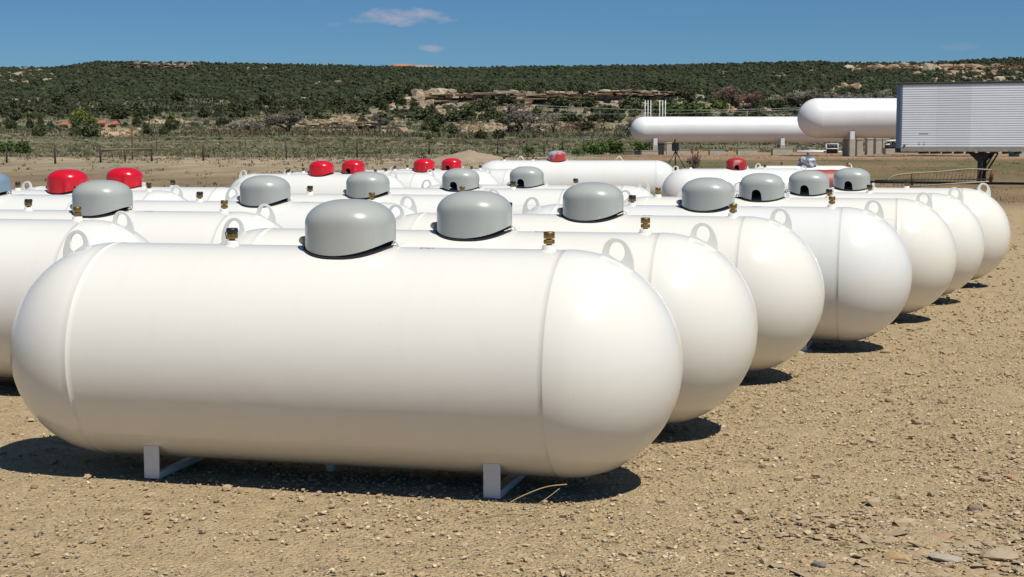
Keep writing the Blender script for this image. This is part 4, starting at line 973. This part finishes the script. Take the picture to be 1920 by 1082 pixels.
def m1(u, W, x, y, Y, r):
    right = u > 1010
    k = (W > 100+4*fbm(x/6, y/6, 2, 5)) & ~(right & (W < 150)) | ((u > 1010) & (u < 1200) & (W > 128))
    dens = np.clip(.6+1.1*fbm(x/14, y/14, 3, 61), .12, 1)
    k &= r.random(len(u)) < dens*np.where((u < 90) & (Y > 262) & (Y < 271), .25, 1)
    for pu, pY, ru, rY in ((222, 249, 50, 9), (320, 229, 45, 4), (660, 232, 50, 8)):
        k &= ~((((u-pu)/ru)**2+((Y-pY)/rY)**2 < 1) & (r.random(len(u)) < .85))
    return k
tufts('valley_grass', 52000, 84, 330, .12, .36, SAGE, 71, 'grey-green and straw grass of the flat beyond the wire fence', mask=m1, spread=1.6, blades=12)
r = np.random.default_rng(171); n = 32000; W = (r.random(n)*(340**1.1-88**1.1)+88**1.1)**(1/1.1); u = r.uniform(-600, 2500, n); x, y = xy(u, W); z = terrain(x, y)
k = m1(u, W, x, y, HOR-(z-CP[2])*F/W, r) & (r.random(n) < np.clip(.35+1.5*fbm(x/22, y/7, 3, 66), .05, 1)); x, y, z, W, u = [q[k] for q in (x, y, z, W, u)]; n = len(x)
sg = np.array(SAGE[:3]+[(.09, .11, .05), (.20, .165, .11)])[r.integers(0, 5, n)]*np.clip(.75+.7*fbm(x/26, y/9, 3, 67), .45, 1.4)[:, None]*r.uniform(.75, 1.2, (n, 1)); ss = r.uniform(.16, .48, n)*np.where(W > 180, 1.5, 1)
o = scatter('sagebrush', x, y, z, ss, ss*.62, [v*(1+.22*np.random.default_rng(i).normal(size=(len(v), 1))) for i, v in enumerate(rock_variants(I1, 6, .1, 44))], I1[1], sgm, sg, .1, 45); tag(o, 'low rounded grey-green sagebrush beyond the wire fence', 'sagebrush', kind='stuff')
tufts('hill_scrub', 32000, 330, 620, .4, 1.1, SAGE[:2]+[(.12, .12, .075)]+SAGE[2:3], 72, 'grey-green scrub on the foot of the hills', mask=m1, blades=9, spread=.9)
tufts('hill_brush', 19000, 620, 1330, 1.0, 2.6, [(.05, .058, .032), (.07, .072, .04), (.06, .066, .036), (.09, .085, .055)], 73, 'low brush between the junipers of the upper slope', mask=lambda u, W, x, y, Y, r: r.random(len(u)) < .9, blades=7, spread=.8)
STRAW = [(.33, .26, .17), (.27, .21, .14), (.22, .20, .12), (.16, .17, .09), (.36, .30, .20)]
tufts('dry_grass', 26000, 36, 108, .04, .22, STRAW, 74, 'dry straw-coloured grass along the wire fence', mask=lambda u, W, x, y, Y, r: (u < 1100) & (r.random(len(u)) < np.clip((W-72)/24, .16, 1)*np.clip(.5+1.2*fbm(x/3, y/5, 3, 9), .1, 1)), blades=8, spread=.9)
tufts('short_grass', 34000, 38, 125, .03, .12, [(.12, .135, .055), (.20, .165, .085), (.30, .22, .13), (.14, .15, .065), (.24, .17, .10)], 75, 'short patchy green grass around the trailer and storage tanks', u0=1080, u1=2250, mask=lambda u, W, x, y, Y, r: r.random(len(u)) < np.clip(.5+1.5*fbm(x/9, y/3, 3, 21), .05, 1), blades=8, spread=2.2)
tufts('red_brush', 2600, 300, 440, .5, 1.2, [(.17, .085, .06), (.20, .11, .08), (.14, .09, .07)], 76, 'rust-brown leafless brush along the dry wash', mask=lambda u, W, x, y, Y, r: ((u > 380) & (u < 760) & (Y > 240) & (Y < 258) & (np.abs(Y-249-3*fbm(u/60, u*0, 2, 3)) < 6)) | ((u > 1040) & (u < 1180) & (Y > 236) & (Y < 249)), blades=10)

# ------------------------------------------------------------------ sandstone outcrops
sm_ = mat_attr('sandstone', var=.22, scale=1.2, bump=.6, bscale=1.5, dist=.5, spec=.15)
def boulders(name, specs, seed, label):
    r = np.random.default_rng(seed); X, Y2, Z, S, SZ, CC = [], [], [], [], [], []
    for (u0, u1, Y0, Y1, n, s) in specs:
        for _ in range(n):
            uu = r.uniform(u0, u1); YY = r.uniform(Y0, Y1); x, y, z, W = hit(uu, YY); ss = s*np.exp(r.normal()*.45)
            X.append(x); Y2.append(y); Z.append(z+ss*.1); S.append(ss); SZ.append(ss*r.uniform(.35, .75)); c = np.array([(.42, .33, .23), (.38, .30, .22), (.47, .39, .28), (.30, .23, .16), (.40, .28, .18)][r.integers(0, 5)])*r.uniform(.8, 1.1); CC.append(c)
    o = scatter(name, np.array(X), np.array(Y2), np.array(Z), np.array(S), np.array(SZ), rock_variants(I1, 8, .05, seed, .5), I1[1], sm_, np.array(CC), .2, seed); tag(o, label, 'boulders', kind='stuff')
boulders('boulders', [(760, 930, 190, 222, 110, 1.5), (770, 860, 180, 205, 40, 2.2), (930, 1010, 178, 195, 30, 1.3), (1000, 1260, 174, 192, 150, 1.1), (1110, 1190, 190, 210, 40, 1.1), (1210, 1260, 176, 200, 24, 1.3), (715, 790, 186, 212, 26, 1.6), (1240, 1340, 176, 195, 26, 1.1)], 81, 'tumbled tan sandstone boulders below the cliff')
boulders('boulders', [(5, 115, 132, 158, 130, 1.5), (250, 370, 122, 129, 60, 1.4), (380, 600, 124, 150, 26, 1.2), (420, 620, 168, 205, 42, 1.3), (560, 700, 215, 240, 130, .8), (590, 650, 158, 166, 16, 1.8), (0, 60, 186, 196, 12, 1.6), (180, 270, 240, 258, 40, .5), (300, 360, 226, 238, 24, .7), (700, 770, 224, 252, 30, .8)], 82, 'pale rock outcrops scattered over the left slopes')
boulders('boulders', [(1580, 1930, 126, 136, 170, 2.4), (1700, 1910, 138, 166, 90, 2.2), (1560, 1605, 163, 170, 26, 1.8), (1345, 1450, 198, 210, 50, 1.3), (1330, 1480, 138, 156, 20, 1.9), (1000, 1200, 212, 246, 80, .8), (855, 950, 232, 249, 60, .8), (1500, 1560, 128, 150, 12, 2.)], 83, 'orange and tan rock outcrops over the right slopes')
# the cliff itself: stacked broken ledges
def ledge(u0, u1, W, Ytop, Ybot, label, seed, step=14, col=(.41, .325, .235), dep=6):
    r = np.random.default_rng(seed); mb = MB(); V = []; Fc = []; CC = []
    nl = 4; hz_ = (z_at(Ytop, W)-z_at(Ybot, W))/nl; F6 = [(0, 2, 3, 1), (4, 5, 7, 6), (0, 1, 5, 4), (2, 6, 7, 3), (0, 4, 6, 2), (1, 3, 7, 5)]
    for l in range(nl):
        u = u0+r.uniform(0, step)
        while u < u1:
            wd = r.uniform(.5, 1.9)*step*(1.5 if l == nl-1 else 1); W_l = W+(nl-1-l)*(-.9)+r.uniform(-.8, .8)-(1.6 if l == nl-1 else 0)
            env = min(1, (u-u0)/40+.3, (u1-u)/40+.3)
            if r.random() < (.12 if l == nl-1 else .22) or (l < nl-1 and r.random() > env+.2): u += wd*.6; continue
            x, y = xy(u+wd/2, W_l); zt = z_at(Ytop, W)+1.2*fbm(np.array(u/40.), np.array(0.), 2, 9); z0 = zt-(nl-l)*hz_*env; z1 = z0+hz_*env*r.uniform(.8, .98)
            hw = wd/F*W/2*1.02; a = math.atan2(RH[1], RH[0])+r.normal()*.1; ca, sa = math.cos(a), math.sin(a); dd = dep*r.uniform(.7, 1.2)
            o = len(V)
            for zz, q in ((z0, 1.), (z1, r.uniform(.88, 1.))):
                for yy in (0, dd):
                    for xx in (-hw, hw):
                        jx = xx*q+r.normal()*.18; jy = yy+r.normal()*.25+(.35 if zz == z0 else 0); V.append((float(x)+ca*jx-sa*jy, float(y)+sa*jx+ca*jy, zz+r.normal()*.12))
            Fc += [[o+i for i in f] for f in F6]; c = np.array(col)*r.uniform(.75, 1.12)*np.array([1, r.uniform(.93, 1.02), r.uniform(.88, 1.05)]); CC += [c]*8; u += wd*r.uniform(.95, 1.1)
    o = np_mesh('sandstone_cliff', np.array(V), np.array(Fc), sm_, np.array(CC))
    bv = o.modifiers.new('bevel', 'BEVEL'); bv.width = .12; bv.segments = 1
    tag(o, label, 'cliff')
ledge(795, 1010, 600, 174, 194, 'tall blocky sandstone cliff with an overhanging pale cap', 91, 16)
ledge(1005, 1262, 602, 172.5, 181, 'low broken sandstone ledge running right from the tall cliff', 92, 10)
ledge(560, 700, 455, 230, 240, 'low pale rock ledge beyond the fence, left of the cliff', 93, 12, (.52, .40, .28), 4)
ledge(1590, 1925, 1195, 127, 134, 'orange rimrock band below the right skyline', 94, 16, (.52, .34, .22), 8)
ledge(252, 368, 1240, 122.5, 127, 'thin pale rimrock below the left mesa top', 95, 9, (.42, .31, .24), 6)
# far bare mesa with red buttes on the skyline
def butte(px, Yt, Yb, wpx, W, label, seed):
    x, y = place_px(px, W); V = rock_variants(I2, 1, .04, seed, .4)[0]; hw = wpx/F*W/2; hh = (Yb-Yt)/F*W
    V = V*np.array([hw, hw*.6, hh]); o = np_mesh('butte', V, I2[1], MT['redrock'], None); o.location = (x, y, z_at(Yb, W)); o.rotation_euler = (0, 0, math.atan2(RH[1], RH[0])); tag(o, label, 'butte', 'red buttes on the skyline')
butte(625, 119, 127, 12, 1900, 'small red rock knob on the skyline, left', 1); butte(757, 120.5, 128, 44, 1900, 'wide flat red butte on the skyline above the cliff', 2)
V = rock_variants(I3, 1, .01, 3)[0]*np.array([95/F*2300, 80, 9/F*2300]); o = np_mesh('hills', V, I3[1], mat('bare_far_mesa', (.34, .26, .19), .95, var=.15, scale=.02), None); o.location = (*place_px(800, 2300), z_at(132, 2300)); o.rotation_euler = (0, 0, .245); o['kind'] = 'structure'

# ------------------------------------------------------------------ fences, mound, houses
def fence(posts, label, wires=3, r=.05, m='darkwood', hfrac=(.35, .65, .93), brace=None):
    t = empty('wire_fence', (0, 0, 0)); tag(t, label, 'fence'); tops = []
    for px, Yt, Yb in posts:
        x, y, z, W = hit(px, Yb); ht_ = (Yb-Yt)/F*W; tops.append((Vector((x, y, z)), ht_))
        MB().tube([(x, y, z-.1), (x+random.uniform(-.03, .03), y, z+ht_*.5), (x+random.uniform(-.05, .05), y, z+ht_)], [r*1.1, r, r*.9], 7).build('post', MT[m], t)
    for f in hfrac[:wires]:
        for a, b in zip(tops[:-1], tops[1:]):
            p = a[0]+Vector((0, 0, a[1]*f)); q = b[0]+Vector((0, 0, b[1]*f)); MB().tube([p, (p+q)/2-Vector((0, 0, .05)), q], .004, 4).build('wire', MT['rust'], t)
    return t, tops
t, tp = fence([(-60, 272, 311), (20, 273, 306), (110, 273, 309), (195, 272, 305), (240, 279, 303), (290, 271, 303), (386, 270, 302), (540, 265, 299), (672, 260, 296), (806, 262, 291), (934, 257, 291), (1020, 264, 289)], 'wire fence on dark posts across the left and middle background')
p, q = tp[3], tp[5]; MB().tube([p[0]+Vector((0, 0, p[1]*.72)), q[0]+Vector((0, 0, q[1]*.72))], .06, 8).build('brace_rail', MT['wood'], t)
x, y, z, W = hit(240, 300); o = MB().tube([(0, 0, 0), (0, 0, (300-222)/F*W)], .035, 8).build('pipe_pole', MT['rust'], None, (x+.4, y+.2, z)); tag(o, 'tall thin rusty pole rising above the fence brace', 'pole')
def frame(px0, px1, Yt, Yb, label):
    t = empty('gate_frame', (0, 0, 0)); tag(t, label, 'gate'); P = []
    for px, yt in ((px0, Yt+1), (px1-17, Yt-1), (px1, Yt)):
        x, y, z, W = hit(px, Yb); h = (Yb-yt)/F*W; P.append(Vector((x, y, z+h))); MB().tube([(x, y, z), (x, y, z+h)], .05, 6).build('post', MT['darksteel'], t)
    for a, b in zip(P[:-1], P[1:]): MB().tube([a, b], .05, 6).build('top_rail', MT['darksteel'], t)
frame(1054, 1110, 255, 283, 'dark pipe gate frame between the dirt mound and the farther storage tank')
fence([(1142, 257, 275), (1310, 262, 279), (1345, 262, 279), (1380, 262, 278), (1420, 262, 278), (1450, 262, 278), (1490, 262, 278)], 'low wire fence seen under the farther storage tank', r=.04)
fence([(150, 262, 276), (172, 283, 291), (300, 262, 276), (465, 262, 274), (570, 264, 275), (770, 262, 275), (870, 260, 274), (975, 258, 274)], 'second, farther wire fence among the sagebrush', r=.04, wires=2)
# mound of dumped dirt
mw = 88.; x0_, y0_ = place_px(882, mw); n = 60; U, Vv = np.meshgrid(np.linspace(-1, 1, n), np.linspace(-1, 1, n)); rr = np.hypot(U, Vv); rx_ = 90/F*mw
h = z_at(279, mw)-float(terrain(x0_, y0_)); Z = np.clip(1-rr, 0, 1)**.85*h*(1+.12*fbm(U*5, Vv*5, 4, 8))+.03*fbm(U*18, Vv*18, 3, 8)*np.clip(1-rr, 0, 1)-.10*np.clip(rr, .8, 1)
Vm = np.stack([U*rx_, Vv*rx_*.8, Z], -1).reshape(-1, 3); im = np.arange(n-1)[:, None]*n+np.arange(n-1)[None, :]
o = np_mesh('dirt_mound', Vm, np.stack([im, im+1, im+n+1, im+n], -1).reshape(-1, 4), MT['dirt'], None, smooth=True); o.location = (x0_, y0_, float(terrain(x0_, y0_))); o.rotation_euler = (0, 0, .245); tag(o, 'rounded mound of brown dirt behind the rightmost red hood', 'mound')
def house(px0, px1, Yt, Yb, label, roofs):
    x, y, z, W = hit((px0+px1)/2, Yb); s = W/F; wd = (px1-px0)*s; h = (Yb-Yt)*s; t = empty('adobe_house', (x, y, z), .30); tag(t, label, 'house', 'adobe houses in the left valley')
    wl = MB().box(-wd/2, wd/2, 0, 5, -.3, h*.62).build('wall', MT['adobe'], t)
    for a, b, zz in roofs:
        MB().add([(a*wd, -.5, h*zz), (b*wd, -.5, h*zz), (b*wd, 5.5, h*zz), (a*wd, 5.5, h*zz), (a*wd+.4, 2.5, h*(zz+.4)), (b*wd-.4, 2.5, h*(zz+.4))], [(0, 1, 5, 4), (2, 3, 4, 5), (1, 2, 5), (3, 0, 4), (0, 3, 2, 1)]).build('roof', MT['tile'], t)
    for q in (-.3, .05, .32):
        f = MB().box(q*wd, q*wd+.9, -.03, .02, h*.2, h*.45).build('window', MT['glass'], t)
    MB().box(.2*wd, .2*wd+.8, -.04, .02, 0, h*.45).build('door', MT['wood'], t)
house(120, 176, 229, 243, 'low adobe house with an orange tiled roof, left of the other adobe house', [(-.5, -.22, .62), (.14, .42, .5)])
house(190, 226, 226, 242, 'adobe house with orange roofs above the tan bank', [(-.5, -.05, .66), (.2, .52, .55)])
